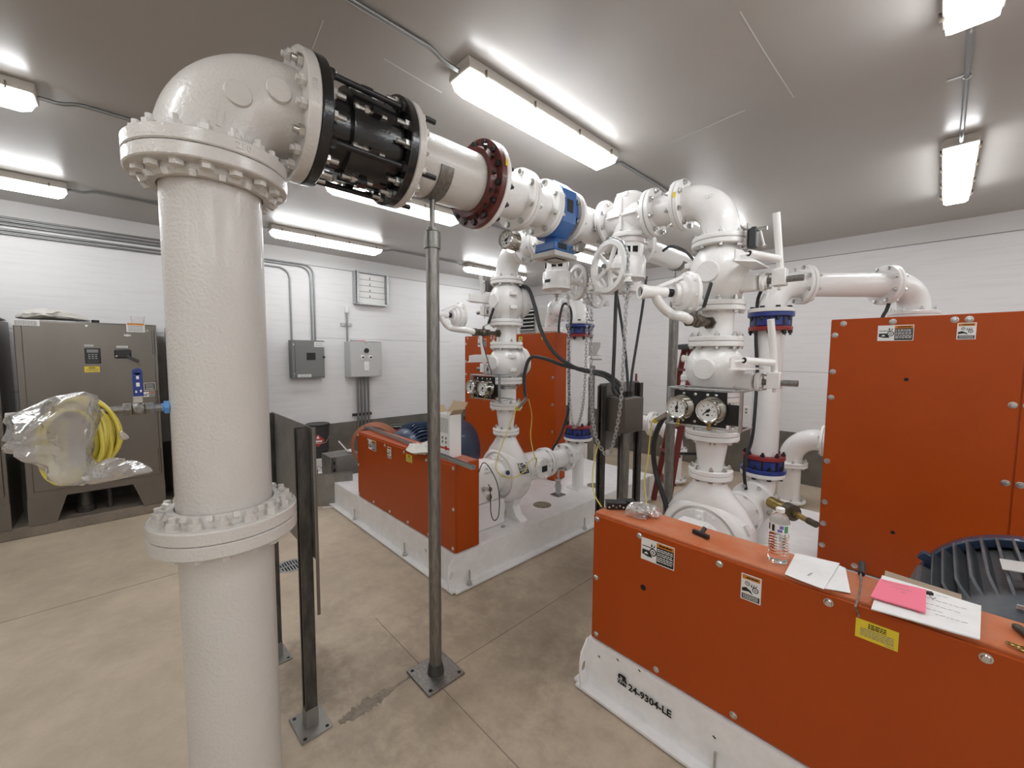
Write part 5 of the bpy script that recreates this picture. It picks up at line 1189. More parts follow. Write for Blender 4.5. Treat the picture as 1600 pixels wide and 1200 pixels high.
# fan shutter
t = thing('wall_shutter', 'square galvanised fan shutter high on the left wall', 'ventilation shutter', (XL, 2.82, 2.4)); a, b2 = U(553, 424, x=XL + .05), U(603, 477, x=XL + .05)
y0_, y1_, z0_, z1_ = a.y, b2.y, U(555, 474, x=XL + .05).z, a.z
fr = MB('galv'); D_ = .12
for c_, s_ in (((XL + D_ / 2, y0_, (z0_ + z1_) / 2), (D_, .02, z1_ - z0_)), ((XL + D_ / 2, y1_, (z0_ + z1_) / 2), (D_, .02, z1_ - z0_)), ((XL + D_ / 2, (y0_ + y1_) / 2, z0_), (D_, y1_ - y0_, .02)), ((XL + D_ / 2, (y0_ + y1_) / 2, z1_), (D_, y1_ - y0_, .02)), ((XL + D_ - .002, y0_ + .02, (z0_ + z1_) / 2), (.004, .05, z1_ - z0_))): fr.box(c_, s_)
part(t, 'frame', fr)
n_ = 5; hh = (z1_ - z0_ - .02) / n_
for k in range(n_): part(t, 'blade', MB('white_plastic').box((XL + .045, (y0_ + y1_) / 2, z0_ + .01 + hh * (k + .5)), (.006, y1_ - y0_ - .03, hh * .93), Matrix.Rotation(.12, 3, 'Y')))
part(t, 'backing', MB('void').box((XL + .022, (y0_ + y1_) / 2, (z0_ + z1_) / 2), (.004, y1_ - y0_ - .02, z1_ - z0_ - .02)))
for k in range(1, n_): part(t, 'blade_clip', MB('bronze_dark').box((XL + .056, (y0_ + y1_) / 2 - .01, z0_ + .01 + hh * k + .02), (.006, .010, .03)))

# things on the floor at the far left
by_ = 1.93; bxx = -5.93
t = thing('bucket', 'black pail with a red hazard diamond on the floor by the left wall', 'bucket', (bxx, by_, .28))
c_ = U(497, 690, x=bxx); zt_ = U(497, 664, x=bxx + .1).z; zb2 = U(497, 716, x=bxx + .1).z
part(t, 'body', MB('bucket').lathe([(0, 0), (0, .125), (.10, .132), (.105, .140), (.12, .140), (.125, .134), (zt_ - zb2 - .02, .148), (zt_ - zb2 - .02, 0)], (bxx, c_.y, zb2), Z, 32)); part(t, 'lid', MB('black_metal').lathe([(0, .150), (0, .158), (.022, .158), (.03, .15), (.026, .12), (.026, 0)], (bxx, c_.y, zt_ - .025), Z, 32), 'black lid')
q = V((bxx, c_.y, (zt_ + zb2) / 2 + .02)); dr = (V((EYE.x, EYE.y, q.z)) - q).normalized(); dr = V((dr.x, dr.y - .0, 0)).normalized(); sx_ = Z.cross(dr).normalized(); q = q + dr * .1415
part(t, 'hazard_label', MB('label_white').prism([q + sx_ * .092, q + Z * .092, q - sx_ * .092, q - Z * .092], dr * .002).prism([q + sx_ * .088, q + Z * .088, q - sx_ * .088, q - Z * .088], dr * .003) if False else MB('hazard_red').prism([q + sx_ * .088, q + Z * .088, q - sx_ * .088, q - Z * .088], dr * .003), 'red hazard diamond')
part(t, 'label_band', MB('label_white').box(q + dr * .0035 - Z * .008, (.002, .10, .022), Matrix.Rotation(math.atan2(dr.y, dr.x), 3, 'Z'))); part(t, 'flame_mark', MB('label_white').prism([q + dr * .004 + sx_ * a + Z * b for a, b in ((-.018, .025), (.018, .025), (.012, .055), (.0, .07), (-.012, .05))], dr * .001))
part(t, 'handle', MB('zinc').tube(smooth([q + sx_ * .14 - dr * .1 + Z * .04, q + sx_ * .10 - dr * .03 - Z * .03, q + sx_ * .02 + dr * .012 - Z * .035, q - sx_ * .09 - dr * .02 - Z * .02, q - sx_ * .14 - dr * .1 + Z * .04], 5), .003, 6))
c2 = U(495, 731, x=bxx); t = thing('bucket', 'white pail with blue print under the black pail by the left wall', 'bucket', (bxx, by_, 0)); part(t, 'body', MB('white_plastic').lathe([(0, 0), (0, .128), (zb2 - .012, .148), (zb2 - .012, 0)], (bxx, c_.y, 0), Z, 30)); part(t, 'lid', MB('white_plastic').lathe([(0, .154), (.02, .154), (.022, .0)], (bxx, c_.y, zb2 - .024), Z, 30)); part(t, 'print', MB('blue_fitting').lathe([(0, .1435), (.03, .1475)], (bxx, c_.y, zb2 - .10), Z, 14, 0, PI * .6), 'blue print')
q = [U(x_, y_, x=-5.45) for x_, y_ in ((482, 736), (490, 727), (500, 724), (510, 735), (509, 741), (495, 745), (484, 746))]; zmin = min(p.z for p in q)
solo('plastic_bag', MB('clear_film').pillow([p - Z * (zmin - .03) for p in smooth(q, 3, True)], (1, -.3, .5), .07, 5, .4), 'white plastic bag on the floor in front of the pails', 'bag')
solo('carton', MB('paper').box((-5.45, 1.79, .07), (.3, .34, .14)), 'white carton under the plastic bag by the pails', 'box', bevel=.004)
t = thing('wireway', 'grey steel wireway box with slots lying beyond the steel plate', 'electrical box', (-5.0, 1.95, 0)); o = U(534, 720, x=-4.95)
R_ = Matrix.Rotation(.0, 3, 'Z'); bz_ = .44
part(t, 'casing', MB('plate_steel').box((-4.99, 1.885, bz_ / 2 + .0), (.30, .36, bz_)), bevel=.004); part(t, 'strut', strut((-4.83, 1.735, .0), (-4.83, 1.735, bz_ - .01), .04, (-1, 0, 0), 'stainless'))
for k in range(4): part(t, 'slot', MB('void').box((-4.8085, 1.735, .12 + .085 * k), (.003, .018, .034)))
solo('brush', MB('white_plastic').bar((-4.93, 1.95, bz_ + .012), (-5.0, 1.86, bz_ + .15), .012, .012).sphere((-4.92, 1.97, bz_ + .025), .03, 10, (1.6, 1, .7)), 'white scraper lying on the wireway box', 'tool')
t = thing('steel_plate', 'bare steel plate standing on edge left of the far skid', 'steel plate', (-4.42, 1.47, 0)); A_, B_ = U(497, 790, z=.01), U(552, 784, z=.01)
A_.z = B_.z = 0; dd = (B_ - A_).normalized(); nn = V((dd.y, -dd.x, 0)); hz = U(497, 741, x=A_.x).z
part(t, 'plate', MB('plate_steel').bar((A_ + B_) / 2 - dd * (B_ - A_).length / 2 + Z * hz / 2, (A_ + B_) / 2 + dd * (B_ - A_).length / 2 + Z * hz / 2, .006, hz), bevel=.001)
part(t, 'return_edge', MB('dark_steel').bar(A_ + Z * hz / 2 - nn * .003, A_ + Z * hz / 2 - nn * .26 - dd * .02, .006, hz)); part(t, 'flange_lip', MB('stainless').bar(A_ + Z * hz, B_ + Z * hz, .016, .008))
solo('rag_scrap', MB('paper').bar(A_ + dd * .05 + nn * .06 + Z * .003, A_ + dd * .18 + nn * .07 + Z * .003, .02, .006), 'small pale scrap on the floor below the steel plate', 'scrap')
# floor drain
q = U(455, 884, z=0); t = thing('floor_drain', 'round slotted floor drain near the left posts', 'drain', (q.x, q.y, 0)); part(t, 'rim', MB('galv').ring((q.x, q.y, .0), (q.x, q.y, .004), .105, .085, 36)); part(t, 'well', MB('void').cyl((q.x, q.y, .0005), (q.x, q.y, .0015), .087, n=36)); g = MB('galv')
for k in range(-4, 5):
    y_ = .019 * k; l = math.sqrt(max(0, .086 ** 2 - y_ ** 2)); g.box((q.x, q.y + y_, .003), (2 * l, .009, .003))
g.box((q.x, q.y, .0035), (.012, .17, .004)); part(t, 'grate', g)
# cans and orange hose beyond the far guard
for k in range(5):
    cy_ = 3.02 + .36 * k; cx_ = -5.72 + .03 * (k % 2); t = thing('paint_can', '%s of the row of black lidded cans along the left wall' % ('nearest', 'second', 'third', 'fourth', 'farthest')[k], 'can', (cx_, cy_, 0), 'black lidded cans')
    part(t, 'body', MB('label_red' if k == 0 else 'bucket').lathe([(0, 0), (0, .14), (.52, .14), (.52, 0)], (cx_, cy_, 0), Z, 28)); part(t, 'lid', MB('black_metal').lathe([(0, .142), (0, .152), (.03, .152), (.03, .13), (.015, .12), (.015, 0)], (cx_, cy_, .52), Z, 28)); part(t, 'bail', MB('zinc').torus((cx_, cy_, .552), Z, .10, .004, 20, 5))
m = MB('hose_orange'); hc = U(584, 697, y=2.02)
for k in range(5): m.tube([hc + _F * (.02 * k) + CR * ((.235 + .012 * k) * math.cos(a)) + Z * ((.225 + .008 * k) * math.sin(a)) for a in [2 * PI * i / 28 for i in range(28)]], .011, 8, closed=True)
solo('hose_coil', m, 'coil of orange hose standing behind the left end of the far guard', 'hose')
# ------------------------------------------------------------------ loose things
GT = .8925
# tap on the riser with a drum of cable and its bag
TZ_ = 1.474
t = thing('ball_valve', 'small ball valve with a blue lever tapped into the big riser', 'valve', (HX, HY - .3, TZ_)); y0 = HY - .138; yv = .030
part(t, 'nipple', MB('blue_fitting').cyl((HX, y0, TZ_), (HX, y0 - .022, TZ_), .0135, n=14).hex((HX, y0 - .003, TZ_), -Y, .022, .013).cyl((HX, yv + .028, TZ_), (HX, yv + .036, TZ_), .0165, n=14), 'blue tape-wrapped nipple')
part(t, 'body', MB('steel').cyl((HX, y0 - .018, TZ_), (HX, y0 - .34, TZ_), .0120, n=14).hex((HX, yv + .034, TZ_), -Y, .020, .018).sphere((HX, yv, TZ_), .0225, 16).hex((HX, yv - .016, TZ_), -Y, .021, .020).cyl((HX + .017, yv, TZ_), (HX + .026, yv, TZ_), .010, n=12))
part(t, 'stem', MB('chrome').box((HX, yv, TZ_ + .030), (.018, .022, .020)))
part(t, 'lever', MB('blue_handle').box((HX, yv + .002, TZ_ + .076), (.010, .024, .078)).cyl((HX - .005, yv + .002, TZ_ + .115), (HX + .005, yv + .002, TZ_ + .115), .012, n=16), 'blue vinyl lever', bevel=.003)
part(t, 'lever_print', MB('label_white').box((HX + .0055, yv + .002, TZ_ + .098), (.0012, .006, .010)).box((HX + .0055, yv + .002, TZ_ + .076), (.0012, .008, .012)).box((HX + .0055, yv - .003, TZ_ + .054), (.0012, .004, .007)).box((HX + .0055, yv + .008, TZ_ + .056), (.0012, .004, .007)))
vd = _F.copy(); vd.z = 0; vd.normalize(); sd = V((vd.y, -vd.x, 0))
cc = U(128, 686, x=HX + .005); u0 = V((math.cos(1.05), math.sin(1.05), 0)); n0 = V((-math.sin(1.05), math.cos(1.05), 0)); m = MB('yellow_cable'); rr = random.Random(5)
for k in range(17):
    off = (k % 9 - 4) * .0095 + (.005 if k > 8 else 0); ph = rr.uniform(0, 6); ro = (.113 if k < 9 else .100) + rr.uniform(-.012, .005); tl = rr.uniform(-.012, .012)
    pts = []
    for i in range(44):
        a = 2 * PI * i / 44; w_ = .003 * math.sin(3 * a + ph)
        pts.append(cc + u0 * (ro * .66 + w_) * math.cos(a) + Z * ((ro + w_) * 1.02 * math.sin(a)) + n0 * (off * (1.05 - .4 * max(0, -math.sin(a))) + tl * math.sin(a)) - Y * .03 * max(0, -math.sin(a)) ** 2)
    m.tube(pts, .0056, 7, closed=True)
t = solo('cable_coil', m, 'coil of yellow cable hanging in a plastic bag on the small tap', 'cable', base=cc)
part(t, 'tie', MB('ink').torus(cc + u0 * .055 - Z * .080 - Y * .02, V((.35, .6, .7)), .045, .0022, 20, 6))
db = (V((cc.x, cc.y, 1.4)) - EYE).dot(_F)
ol = [(18, 650), (50, 637), (76, 622), (104, 616), (131, 612), (136, 618), (135, 650), (134, 700), (134, 738), (132, 758), (116, 754), (94, 744), (80, 724), (72, 706), (55, 708), (36, 697), (44, 690), (30, 676)]
ol2 = [(128, 742), (146, 728), (168, 716), (186, 716), (186, 722), (205, 719), (222, 724), (239, 736), (215, 742), (190, 748), (166, 753), (141, 757), (132, 752)]
ol3 = [(188, 672), (202, 684), (188, 687)]
m = MB('bag_film').pillow(smooth([U(x_, y_, d=db - .085) for x_, y_ in ol], 4, True), -vd, .07, 8, .38, 3., 17.)
m.pillow(smooth([U(x_, y_, d=db - .085) for x_, y_ in ol2], 3, True), -vd, .03, 6, .4, 5., 20.); m.pillow(smooth([U(x_, y_, d=db) for x_, y_ in ol3], 4, True), -vd, .008, 4, .4, 5., 20.)
solo('plastic_bag', m, 'clear plastic bag wrapped round the yellow cable coil', 'bag')
q = U(792, 375, d=2.32)
t = thing('pressure_gauge', 'single round pressure gauge hanging under the white reducer on the header', 'pressure gauge', q - Z * .06)
g = gauge(t, q, (.1, -.99, 0), .050, 30, False)
part(t, 'pipe_stem', MB('brass').tube(smooth([q + Y * .05, q + V((.01, .06, .03)), U(808, 354, d=2.40), U(812, 345, d=2.41)], 5), .007, 8), 'brass stem')

# on the near guard
t = thing('connector_block', 'black plug connectors lying on the left end of the near guard', 'connector', U(962, 793, z=GT)); q = U(962, 794, z=GT); Rz = Matrix.Rotation(.75, 3, 'Z')
part(t, 'housing', MB('black_metal').box(q + Z * .016, (.095, .045, .03), Rz).box(q + Z * .033, (.10, .055, .005), Rz).box(q + V((.02, .06, .018)), (.085, .045, .032), Rz), bevel=.004)
for k in range(5): part(t, 'pin', MB('zinc').sphere(q + Rz @ V((-.035 + .017 * k, -.023, .012 + .008 * (k % 2))), .005, 8))
q = U(1002, 806, z=GT); ol = [(976, 800), (982, 788), (993, 784), (1010, 786), (1027, 792), (1033, 802), (1030, 814), (1012, 816), (990, 812), (979, 808)]
t = thing('fitting', 'threaded steel fitting inside the small plastic bag on the near guard', 'fitting', q); part(t, 'coupling', MB('chrome').cyl(q + V((-.03, -.02, .026)), q + V((.035, .02, .028)), .023, n=20).ring(q + V((-.005, -.003, .027)), q + V((.012, .008, .027)), .027, .02, 20))
dq = (q - EYE).dot(_F); solo('plastic_bag', MB('clear_film').pillow(smooth([U(x_, y_, d=dq) for x_, y_ in ol], 4, True), -_F, .040, 6, .45, 1., 40.), 'small crumpled plastic bag of fittings on the near guard', 'bag')
q = U(1095, 838, z=GT); t = thing('tee_handle', 'small black tee handle lying on the near guard', 'handle', q); part(t, 'bar', MB('black_metal').box(q + Z * .010, (.075, .016, .018), Matrix.Rotation(-.25, 3, 'Z')), bevel=.003); part(t, 'shank', MB('black_metal').cyl(q + V((0, .005, .012)), q + V((.004, .03, .028)), .009, n=12))
# water bottle
q = U(1215, 877, z=GT); q.z = GT; H_ = .205
prof = [(0, 0), (0, .022), (.004, .030), (.012, .032)]
for k in range(9): prof += [(.018 + .0105 * k, .0325), (.0235 + .0105 * k, .0300)]
prof += [(.115, .0325), (.150, .0325), (.158, .031), (.172, .025), (.182, .016), (.186, .0125), (.196, .0122)]
t = thing('water_bottle', 'clear water bottle with a white cap standing on the near guard', 'bottle', q)
part(t, 'bottle', MB('clear_plastic').lathe(prof, q, Z, 36)); part(t, 'cap', MB('white_plastic').lathe([(0, .0135), (.002, .0145), (.015, .0142), (.0165, .012), (.0165, 0)], q + Z * .187, Z, 24), 'white cap')
lb = MB('label_white').lathe([(.116, .0330), (.150, .0330)], q, Z, 36); part(t, 'label', lb, 'wrap label with green and violet print')
fd = (V((EYE.x, EYE.y, 0)) - V((q.x, q.y, 0))).normalized(); th0 = math.atan2(fd.y, fd.x)
def patch(a0, a1, z0, z1, mt):
    m = MB(mt); n = 6; vs = []; 
    for i in range(n + 1):
        a = th0 + a0 + (a1 - a0) * i / n; vs += [q + V((.0334 * math.cos(a), .0334 * math.sin(a), z0)), q + V((.0334 * math.cos(a), .0334 * math.sin(a), z1))]
    m.add(vs, [(2 * i, 2 * i + 2, 2 * i + 3, 2 * i + 1) for i in range(n)]); return m
mat('print_violet', (.16, .12, .42), .5); mat('print_green', (.05, .28, .12), .5)
for a0, a1, z0, z1, mt in ((-.75, -.45, .122, .146, 'ink'), (-.15, .30, .122, .132, 'print_violet'), (.02, .40, .134, .146, 'print_violet'), (.48, .90, .121, .146, 'print_green'), (-1.3, -1.0, .122, .146, 'ink')): part(t, 'label_print', patch(a0, a1, z0, z1, mt))
# papers
def sheet(name, px, z, mt, lab, cat, dz=.0, th=.0015, nx=10, edge_drop=None, parts=None):
    """curled sheet from four picture corners on the guard top; corners past the front edge hang over it a little"""
    c = [U(a, b, z=z) for a, b in px]; m = MB(mt); vs = []
    for lay in (0, 1):
        for j in range(nx + 1):
            for i in range(nx + 1):
                u, v = i / nx, j / nx; p = c[0].lerp(c[1], u).lerp(c[3].lerp(c[2], u), v)
                p = p + Z * (.004 * (noise.noise(V((p.x * 9, p.y * 9, dz * 50 + 3))) + .5) + dz)
                p.z = max(p.z, z + .0004 + dz); vs.append(p + Z * (th * lay))
    k = nx + 1; fs = []
    for j in range(nx):
        for i in range(nx): a = j * k + i; fs.append((a, a + k, a + k + 1, a + 1)); b = a + k * k; fs.append((b, b + 1, b + k + 1, b + k))
    rim = [i for i in range(k)] + [i * k + nx for i in range(1, k)] + [nx * k + i for i in range(nx - 1, -1, -1)] + [j * k for j in range(nx - 1, 0, -1)]
    for a, b in zip(rim, rim[1:] + rim[:1]): fs.append((a, b, b + k * k, a + k * k))
    m.add(vs, fs); return solo(name, m, lab, cat, angle=60), c
def scrawl(o, c, z, rows, seed):
    rr = random.Random(seed); m = MB('ink_grey')
    for u0, u1, v in rows:
        u = u0
        while u < u1:
            l = rr.uniform(.02, .06); A = c[0].lerp(c[1], u).lerp(c[3].lerp(c[2], u), v); B = c[0].lerp(c[1], u + l).lerp(c[3].lerp(c[2], u + l), v + rr.uniform(-.015, .015))
            m.bar(V((A.x, A.y, z)), V((B.x, B.y, z)), .0016, .0006); u += l + .012
    part(o, 'handwriting', m)
o, c = sheet('paper_sheet', ((1296, 878), (1321, 889), (1329, 929), (1288, 921)), GT + .001, 'paper', 'folded white paper under the top sheet beside the water bottle', 'paper')
o, c = sheet('paper_sheet', ((1243, 867), (1312, 882), (1287, 923), (1226, 899)), GT + .003, 'paper', 'white paper sheet with grey smudges beside the water bottle', 'paper', .002)
part(o, 'smudge', MB('ink_grey').bar(U(1262, 899, z=GT + .0105), U(1269, 895, z=GT + .0105), .003, .0005))
o, c = sheet('clipboard_sheet', ((1383, 894), (1502, 931), (1503, 948), (1376, 930)), GT + .0005, 'kraft', 'brown card in a clear sleeve under the large white papers', 'card', 0, .003)
o, c = sheet('paper_sheet', ((1378, 902), (1533, 950), (1531, 1003), (1361, 955)), GT + .006, 'paper', 'large white paper with handwriting on the near guard', 'paper', .002, .004)
scrawl(o, c, GT + .0165, ((.45, .7, .12), (.45, .85, .3), (.48, .8, .46), (.5, .62, .6), (.6, .85, .7)), 4)
part(o, 'clip', MB('black_metal').box(U(1450, 926, z=GT + .018), (.022, .012, .008), Matrix.Rotation(.3, 3, 'Z')).tube([U(1452, 930, z=GT + .018), U(1458, 936, z=GT + .018), U(1462, 934, z=GT + .018)], .001, 5), 'small black binder clip')
o, c = sheet('pink_note', ((1375, 907), (1447, 925), (1446, 961), (1360, 935)), GT + .016, 'pink', 'pink note pad lying on the large white papers', 'note', .002, .004); scrawl(o, c, GT + .0262, ((.1, .6, .15), (.3, .7, .3), (.5, .6, .45)), 9)
# wire with a black grip, sleeve, chain end and pliers
q = [U(1345, 893, z=GT + .02), U(1345, 912, z=GT + .012), U(1341, 935, z=GT + .006), U(1337, 948, z=GT + .004), U(1340, 957, y=1.612), U(1342, 964, y=1.614)]
t = thing('wire_probe', 'bent steel wire with a black sponge grip hanging over the near guard edge', 'wire', q[2]); part(t, 'wire', MB('steel').tube(smooth(q, 5), .0030, 8)); part(t, 'grip', MB('black_rubber').cyl(U(1346, 897, z=GT + .016), U(1347, 880, z=GT + .03), .0095, n=14), 'black grip')
m = MB('brass')
for k, (a, b, tl) in enumerate(((1583, 1007, .3), (1592, 1010, -.3), (1600, 1016, .5), (1612, 1021, -.2))): m.torus(U(a, b, z=GT + .006), (.15 * tl, .2, 1), .011, .0024, 18, 6)
solo('chain', m, 'short brass chain end on the near guard at the right edge', 'chain')
m = MB('dark_steel'); A_, B_ = U(1590, 980, z=GT + .01), U(1618, 1003, z=GT + .01); m.bar(A_, B_, .018, .014); m.cyl(A_ - Z * .006, A_ + Z * .006, .011, n=12); solo('pliers', m, 'dark tool handle on the near guard at the right edge', 'tool', bevel=.003)
# brass drain fitting beside the near riser
q = U(1230, 795, z=.34); A_ = U(1222, 793, y=3.05); B_ = U(1252, 808, y=2.95); C_ = U(1268, 812, y=2.90); D_ = U(1277, 815, y=2.87)
t = thing('drain_valve', 'brass drain fitting sticking out behind the water bottle', 'valve', (A_ + B_) / 2); ax_ = (B_ - A_).normalized()
part(t, 'barrel', MB('brass').cyl(A_ - ax_ * .10, A_ + ax_ * .05, .038, n=22)); part(t, 'collar', MB('bronze_dark').cyl(A_ + ax_ * .045, A_ + ax_ * .10, .052, .05, 24)); part(t, 'spout', MB('brass').cyl(A_ + ax_ * .09, A_ + ax_ * .24, .017, n=14).hex(A_ + ax_ * .12, ax_, .022, .02)); part(t, 'tip', MB('bronze_dark').cyl(A_ + ax_ * .23, A_ + ax_ * .27, .02, n=14).cyl(A_ + ax_ * .21, A_ + ax_ * .225, .02, n=10))
# on the far guard
G2 = .8925
ra, rb = U(572, 667, z=G2 + .012), U(740, 731, z=G2 + .012); dr = (rb - ra).normalized()
t = thing('aluminium_rail', 'long slotted aluminium rail lying along the far low guard', 'rail', (ra + rb) / 2 - Z * .012)
m = MB('galv').bar(ra - Z * .01, rb - Z * .01, .034, .003); sdv = dr.cross(Z)
for s in (-1, 1): m.bar(ra + sdv * s * .0165, rb + sdv * s * .0165, .003, .022)
part(t, 'channel', m)
for k in range(28):
    p = ra.lerp(rb, .08 + .9 * k / 28); part(t, 'slot', MB('ink').bar(p - dr * .012 - Z * .0083, p + dr * .012 - Z * .0083, .008, .001))
q = [U(x_, y_, z=G2 + .025) for x_, y_ in ((634, 703), (640, 697), (652, 698), (668, 692), (690, 697), (678, 705), (660, 707), (645, 708))]
solo('rag', MB('cloth').pillow(smooth(q, 3, True), Z, .03, 6, .6, 2., 30.), 'crumpled pale rag on the far guard beside the rail', 'rag')
t = thing('cardboard_box', 'open printed cardboard box on the far guard beside the grey post', 'box', (-2.51, 1.79, G2)); bx0, bx1, by0, by1, bh = -2.615, -2.435, 1.700, 1.800, .315
bt = G2 + bh
part(t, 'carton', MB('label_white').box(((bx0 + bx1) / 2, by0, G2 + bh / 2), (bx1 - bx0, .004, bh)).box(((bx0 + bx1) / 2, by1, G2 + bh / 2), (bx1 - bx0, .004, bh)).box((bx0, (by0 + by1) / 2, G2 + bh / 2), (.004, by1 - by0, bh)).box((bx1, (by0 + by1) / 2, G2 + bh / 2), (.004, by1 - by0, bh)).box(((bx0 + bx1) / 2, (by0 + by1) / 2, G2 + .003), (bx1 - bx0, by1 - by0, .004)))
for nm, a, b2, out in (('flap', (bx0, by1, bt), (bx1, by1, bt), V((.02, .05, .085))), ('flap', (bx0, by0, bt), (bx0, by1, bt), V((-.05, 0, .05))), ('flap', (bx1, by0, bt), (bx1, by1, bt), V((.045, 0, .04)))):
    a, b2 = V(a), V(b2); part(t, nm, MB('cardboard').prism([a, b2, b2 + out, a + out], V((0, 0, .003)) if abs(out.z) < .04 else V((.002, .003, 0))))
pf = MB('ink_grey'); fy = by0 - .0025; rr = random.Random(2)
for k in range(13):
    z = bt - .03 - .0085 * k; x_ = bx0 + .02
    while x_ < bx1 - .02: l = rr.uniform(.02, .05); l = min(l, bx1 - .015 - x_); pf.box((x_ + l / 2, fy, z), (l, .001, .0035)); x_ += l + .005
for i in range(3):
    for j in range(2): pf.cyl((bx0 + .045 + .045 * i, fy, bt - .175 - .030 * j), (bx0 + .045 + .045 * i, fy - .0006, bt - .175 - .030 * j), .012, n=10)
pf.m = 'label_red'; pf.box(((bx0 + bx1) / 2, fy, G2 + .065), (bx1 - bx0 - .006, .001, .014)); pf.cyl((bx1 - .045, fy, G2 + .068), (bx1 - .045, fy - .0008, G2 + .068), .017, n=18)
part(t, 'print', pf, 'printed text with a red band')
# sensors with yellow cables
def cable(pts, r, m, lab, name='cable', k=8): return solo(name, MB(m).tube(smooth(pts, k), r, 8), lab, 'cable')
t = thing('proximity_sensor', 'shiny sensor plug with a yellow collar left of the near gauges', 'sensor', U(1035, 651, d=2.5)); a, b2 = U(1043, 646, d=2.42), U(1026, 656, d=2.52); part(t, 'barrel', MB('chrome').cyl(a, b2, .013, n=14)); part(t, 'collar', MB('yellow').cyl(b2, b2 + (b2 - a).normalized() * .02, .017, n=14))
cable([b2, U(1019, 659, d=2.54), U(1016, 680, d=2.55), U(1012, 720, d=2.55), U(1007, 750, d=2.52), U(1010, 785, d=2.45), U(1008, 805, d=2.40)], .004, 'yellow_cable', 'yellow cable dropping from the sensor left of the near gauges')
cable([U(936, 690, d=2.75), U(931, 710, d=2.70), U(926, 740, d=2.6), U(928, 770, d=2.45), U(940, 792, d=2.25)], .004, 'yellow_cable', 'yellow cable running down the strut post to the near guard')
t = thing('proximity_sensor', 'shiny sensor plug with a yellow cable right of the far gauges', 'sensor', U(815, 632, d=3.4)); a, b2 = U(823, 622, d=3.35), U(810, 637, d=3.4); part(t, 'barrel', MB('chrome').cyl(a, b2, .014, n=14)); part(t, 'collar', MB('yellow').cyl(b2, b2 + (b2 - a).normalized() * .02, .018, n=14))
cable([b2, U(804, 645, d=3.38), U(790, 680, d=3.3), U(776, 720, d=3.2), U(778, 738, d=3.15), U(798, 747, d=3.1), U(818, 738, d=3.15), U(827, 722, d=3.2), U(838, 716, d=3.3), U(836, 730, d=3.35)], .004, 'yellow_cable', 'thin yellow cable looping over the far pump')
cable([U(826, 624, d=3.4), U(831, 650, d=3.5), U(829, 680, d=3.5), U(833, 705, d=3.45), U(839, 722, d=3.4)], .004, 'yellow_cable', 'second thin yellow cable hanging right of the far gauges')
# dark conduits and hoses
J = lambda dy: (-1.58, 2.655 + dy, 1.38)
HO = 'dark flexible conduit '
cable([U(812, 447, d=3.45), U(826, 452, d=3.4), U(836, 480, d=3.35), U(845, 515, d=3.3), U(865, 550, d=3.25), U(895, 573, d=3.2), U(925, 582, d=3.1), U(946, 588, d=3.0), U(962, 602, d=2.95), J(-.07)], .0165, 'grey_hose', HO + 'swinging from the far upper check valve to the junction box')
cable([U(821, 622, d=3.45), U(819, 590, d=3.4), U(828, 560, d=3.35), U(850, 560, d=3.3), U(880, 571, d=3.25), U(915, 578, d=3.2), U(944, 583, d=3.0), U(966, 598, d=2.95), J(-.03)], .0145, 'grey_hose', HO + 'arching from the far gauge panel to the junction box')
cable([U(964, 438, d=2.72), U(962, 480, d=2.74), U(960, 540, d=2.76), U(958, 590, d=2.80), U(959, 612, d=2.82), (-1.60, 2.655 - .06, 1.36)], .0125, 'grey_hose', HO + 'dropping straight from the near plug valve beside the chain')
cable([U(964, 462, d=3.2), U(972, 510, d=3.15), U(978, 560, d=3.1), U(981, 600, d=3.05), J(.03)], .011, 'grey_hose', HO + 'hanging between the chain and the sloping hose')
cable([U(1010, 432, d=3.3), U(1004, 480, d=3.3), U(996, 530, d=3.25), U(988, 580, d=3.15), J(.07)], .011, 'grey_hose', HO + 'sloping down from the header to the junction box')
cable([U(1058, 640, d=2.5), U(1040, 650, d=2.55), U(1027, 672, d=2.58), U(1021, 700, d=2.6), U(1024, 735, d=2.6), U(1033, 765, d=2.55), U(1042, 795, d=2.5), U(1046, 840, d=2.5)], .0165, 'black_rubber', 'thick black cable curving down left of the near pump')
cable([U(1189, 455, d=2.9), U(1183, 475, d=2.95), U(1181, 530, d=2.95), U(1183, 580, d=2.95), U(1179, 650, d=2.9), U(1174, 690, d=2.9), U(1165, 715, d=2.9), U(1163, 745, d=2.9), U(1168, 775, d=2.9)], .0115, 'black_rubber', 'black cable tied along the left of the near suction riser')
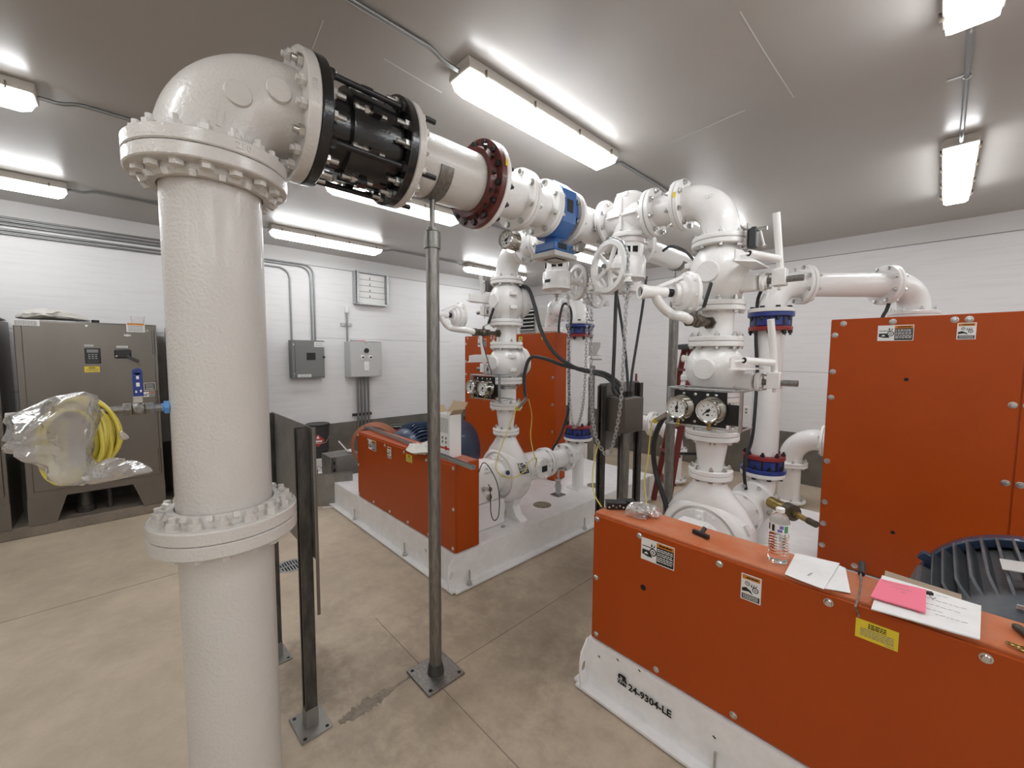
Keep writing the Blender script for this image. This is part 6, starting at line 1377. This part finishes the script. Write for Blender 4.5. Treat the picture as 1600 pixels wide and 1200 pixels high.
cable([U(873, 520, d=4.0), U(874, 500, d=4.0), U(880, 476, d=4.0), U(889, 478, d=4.0), U(893, 495, d=4.0), U(889, 530, d=3.95), U(889, 600, d=3.95), U(888, 640, d=3.95), U(876, 680, d=3.9), U(862, 705, d=3.9), U(855, 735, d=3.9)], .0115, 'black_rubber', 'black cable running down along the left of the far riser')
cable([U(1036, 392, d=3.3), U(1048, 385, d=3.2), U(1068, 391, d=3.1), U(1085, 408, d=2.9), U(1092, 425, d=2.75)], .0105, 'grey_hose', HO + 'arching over the header pipe behind the near check valve')
cable([(HX + .10, 1.99, HZ - .228), U(920, 372, d=2.9), U(945, 345, d=2.75), U(930, 333, d=2.75), (HX - .05, 2.30, HZ + .125)], .006, 'conduit', 'thin grey conduit strapped over the header tee')
cable([U(1387, 480, d=3.4), U(1384, 489, d=3.4), U(1380, 497, d=3.4)] if False else [U(1389, 474, y=3.78), U(1385, 485, y=3.78), U(1378, 500, y=3.76), V((-.30, 3.70, 1.70))], .011, 'black_rubber', 'short black cable end above the tall orange guard at right')
cable([(-2.44, 2.03, .75), (-2.40, 2.0, .72), (-2.39, 2.0, .60), (-2.40, 2.02, .38), (-2.42, 2.05, .30), (-2.43, 2.08, .36), (-2.43, 2.10, .50), (-2.435, 2.11, .62)] if False else [U(748, 738, d=2.95), U(754, 724, d=2.98), U(762, 727, d=3.0), U(775, 750, d=3.0), U(780, 775, d=2.98), U(779, 805, d=2.95), U(772, 813, d=2.93), U(767, 800, d=2.93), U(766, 765, d=2.95), U(763, 757, d=2.96)], .0035, 'black_rubber', 'thin black sensor cable looping beside the far pump pedestal')

# ------------------------------------------------------------------ world and view
w = bpy.data.worlds.new('world'); SC.world = w; w.use_nodes = True
bg = w.node_tree.nodes['Background']; bg.inputs['Color'].default_value = (.8, .82, .85, 1); bg.inputs['Strength'].default_value = .05
SC.view_settings.view_transform = 'Standard'; SC.view_settings.look = 'None'; SC.view_settings.gamma = 1.; SC.view_settings.use_curve_mapping = False
SC.view_settings.exposure = .9
SC.cycles.max_bounces = 10; SC.cycles.diffuse_bounces = 6; SC.cycles.transparent_max_bounces = 16
SC.cycles.sample_clamp_indirect = 6.
